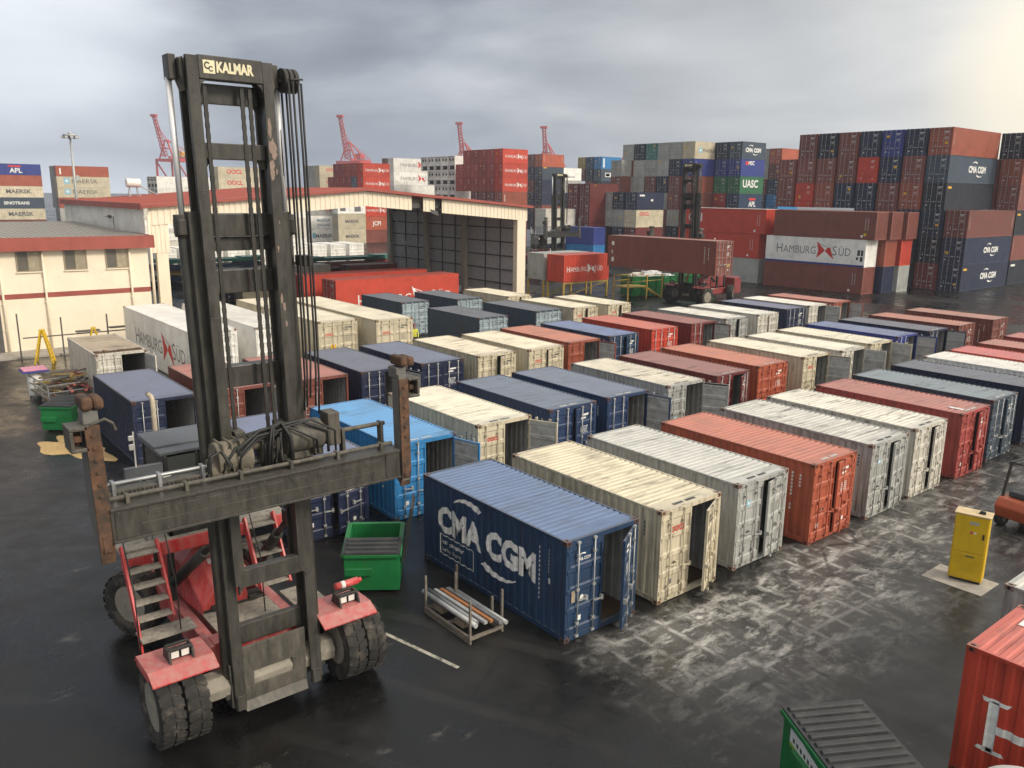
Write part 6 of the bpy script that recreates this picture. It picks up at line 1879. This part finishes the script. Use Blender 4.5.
# spilt sand --------------------------------------------------------
b = MB()
pts = []
n = 40
for i in range(n):
    a = 2*PI*i/n; r = 1.0+.25*math.sin(3*a+1)+.15*math.sin(7*a)
    pts.append((2.2*r*math.cos(a), .95*r*math.sin(a)))
b.v.append((0, 0, .10))
for k, (s, z) in enumerate(((.45, .085), (.8, .04), (1.0, .004))):
    b.v += [(x*s, y*s, z) for x, y in pts]
for i in range(n):
    j = (i+1) % n
    b.face((0, 1+i, 1+j), 0, True)
    for k in range(2): b.face((1+k*n+i, 1+(k+1)*n+i, 1+(k+1)*n+j, 1+k*n+j), 0, True)
o = b.obj('sand', [M['sand']]); o.location = (-36.6, 6.55, 0); o.rotation_euler = (0, 0, R(12)); o['kind'] = 'stuff'; tag(o, 'spilt yellow sand patch by the corner of navy container', 'sand')
# light tower --------------------------------------------------------
lt = thing('light_tower', 'tall thin light mast with a ring of floodlights before the pale stack', 'light mast', (-166.5, 34.4, 0))
b = MB(); b.cyl((0, 0, 0), (0, 0, 19.6), .32, 12, 0, .16); b.obj('pole', [M['galv']], lt)
b = MB(); b.cyl((0, 0, 19.6), (0, 0, 19.9), 1.2, 20); b.cyl((0, 0, 19.9), (0, 0, 20.3), .3, 12); b.obj('head_ring', [M['galv']], lt)
for k in range(8):
    a = 2*PI*k/8; b = MB(); b.box(1.15*math.cos(a)-.25, 1.15*math.cos(a)+.25, 1.15*math.sin(a)-.25, 1.15*math.sin(a)+.25, 19.25, 19.6); b.obj('floodlight', [M['galv']], lt)
b = MB(); b.box(-.3, .3, .15, .75, 12.0, 12.9); b.obj('camera_box', [M['galv']], lt)
# quay cranes far off -------------------------------------------------
def crane(x, y, lab, boom, sc=1.0, lean=.30, house=True):
    t = thing('quay_crane', lab, 'crane', (x, y, 0), R(33+180), 'red quay cranes on the skyline', sc)
    m_ = [M['cranered']]
    for sx in (-1, 1):
        for sy in (-1, 1):
            b = MB(); b.bar((sx*9, sy*8, 0), (sx*9, sy*8, 33), 1.1); b.obj('leg', m_, t)
    b = MB()
    for sx in (-1, 1):
        b.bar((sx*9, -8, 12), (sx*9, 8, 12), 1.5); b.bar((sx*9, -8, 32), (sx*9, 8, 32), 1.8); b.bar((sx*9, -8, 13), (sx*9, 8, 31), .8)
    for sy in (-1, 1): b.bar((-9, sy*8, 32), (9, sy*8, 32), 1.8)
    b.bar((0, 5, 34), (0, -26, 34), 1.6, 1.4)
    b.obj('portal_beam', m_, t)
    b = MB()
    for sx in (-1, 1): b.bar((sx*6, 8, 33), (sx*.8, 7, 46), .8); b.bar((sx*6, -8, 33), (sx*.8, 6, 46), .6)
    b.bar((-3, 7.6, 40), (3, 7.6, 40), .8)
    b.obj('a_frame', m_, t)
    b = MB()                                                 # raised lattice boom
    p, q = Vector((0, 9, 34)), Vector((0, 9+boom*lean, 34+boom))
    for sx in (-1, 1):
        for sy in (-1, 1): b.bar(p+Vector((sx*1.4, sy*1.2, 0)), q+Vector((sx*.9, sy*.7, 0)), .36)
    n = 12
    for k in range(n):
        a, c = p.lerp(q, k/n), p.lerp(q, (k+1)/n)
        b.bar(a+Vector((-1.3, 1.1, 0)), c+Vector((1.3, 1.1, 0)), .35); b.bar(a+Vector((1.3, -1.1, 0)), c+Vector((-1.3, -1.1, 0)), .35); b.bar(a+Vector((1.3, -1.1, 0)), c+Vector((1.3, 1.1, 0)), .3)
    b.box(-2.4, 2.4, q.y-1.0, q.y+1.0, q.z-1.2, q.z+.4)
    b.obj('boom', m_, t)
    b = MB(); b.box(-2.6, 2.6, -12, -5, 35.1, 38.5); b.obj('machinery_house', [M['yellow'] if house else M['cranered']], t)
    b = MB()
    for sx in (-1, 1): b.bar((sx*.8, 6.5, 46), p.lerp(q, .75), .25); b.bar((sx*.8, 6.5, 46), (sx*1, -26, 35), .25)
    b.obj('stay', m_, t)
crane(-634, 198, 'red quay crane with raised boom and yellow machinery house left of the near mast', 28, 1.0)
crane(-552, 299, 'red quay crane with raised boom above the red stack over the shed roof', 29, 1.0, house=False)
crane(-497, 361, 'red quay crane boom rising left of the tall red stack', 25, 1.0, house=False)
crane(-459, 406, 'red quay crane boom rising above the orange-topped stack', 23, 1.0, house=False)
crane(-520, 550, 'distant small red crane top beside the broad middle stack', 8, 1.0)
# worker -------------------------------------------------------------
def person(x, y, rz, lab):
    t = thing('person', lab, 'person', (x, y, 0), rz)
    V = [((0, 0, .98), .15), ((0, 0, 1.18), .145), ((0, 0, 1.38), .165), ((0, 0, 1.50), .065), ((.01, 0, 1.58), .075), ((.02, 0, 1.68), .095), ((.01, 0, 1.77), .07),
         ((0, .10, .92), .10), ((.03, .11, .50), .068), ((0, .12, .09), .05), ((.14, .13, .04), .045), ((0, -.10, .92), .10), ((-.02, -.11, .50), .068), ((-.06, -.12, .09), .05), ((.09, -.13, .04), .045),
         ((0, .20, 1.42), .062), ((.02, .27, 1.16), .048), ((.16, .25, .96), .036), ((.24, .24, .92), .036), ((0, -.20, 1.42), .062), ((.01, -.27, 1.14), .048), ((.08, -.27, .90), .036), ((.11, -.27, .81), .036)]
    E_ = [(0, 1), (1, 2), (2, 3), (3, 4), (4, 5), (5, 6), (0, 7), (7, 8), (8, 9), (9, 10), (0, 11), (11, 12), (12, 13), (13, 14), (2, 15), (15, 16), (16, 17), (17, 18), (2, 19), (19, 20), (20, 21), (21, 22)]
    me = bpy.data.meshes.new('body'); me.from_pydata([v for v, r in V], E_, [])
    o = bpy.data.objects.new('body', me); COL.objects.link(o); o.parent = t
    sk = o.modifiers.new('skin', 'SKIN'); o.modifiers.new('sub', 'SUBSURF').levels = 1; o.modifiers['sub'].render_levels = 1
    for v, (p_, r) in zip(me.skin_vertices[0].data, V): v.radius = (r, r)
    me.skin_vertices[0].data[0].use_root = True
    m_, nt, bb = mat_base('worker_clothes')
    tc = N(nt, 'ShaderNodeTexCoord'); sp = N(nt, 'ShaderNodeSeparateXYZ'); nt.links.new(tc.outputs['Object'], sp.inputs[0])
    rp = ramp(nt, math_(nt, 'DIVIDE', sp.outputs[2], 2.0), [(0, (.03, .03, .045)), (.475, (.64, .62, .07)), (.74, (.36, .19, .13))]); rp.color_ramp.interpolation = 'CONSTANT'
    nt.links.new(rp.outputs[0], bb.inputs['Base Color']); bb.inputs['Roughness'].default_value = .8
    me.materials.append(m_)
    b = MB(); b.lathe([(1.72, .135), (1.73, .115), (1.80, .11), (1.86, .07), (1.88, .01)], (.02, 0, 0), 'z', 16); b.obj('hard_hat', [M['maroonhat']], t)
person(-46.9, 29.6, R(-25), 'worker in a yellow high-visibility top and dark red helmet between the containers')

# ------------------------------------------------------------------ thin damp air between here and the far stacks
hz = MB(); hz.box(-760, 60, -200, 700, -1.0, 75)
hm = bpy.data.materials.new('damp_air'); hm.use_nodes = True; nt = hm.node_tree; nt.nodes.clear()
ho = N(nt, 'ShaderNodeOutputMaterial'); hv = N(nt, 'ShaderNodeVolumePrincipled')
hv.inputs['Color'].default_value = (.82, .89, 1.0, 1); hv.inputs['Density'].default_value = .00042; hv.inputs['Anisotropy'].default_value = .2
nt.links.new(hv.outputs[0], ho.inputs['Volume'])
o = hz.obj('haze', [hm]); o['kind'] = 'stuff'; o['label'] = 'thin grey haze hanging over the far stacks and cranes'; o['category'] = 'haze'
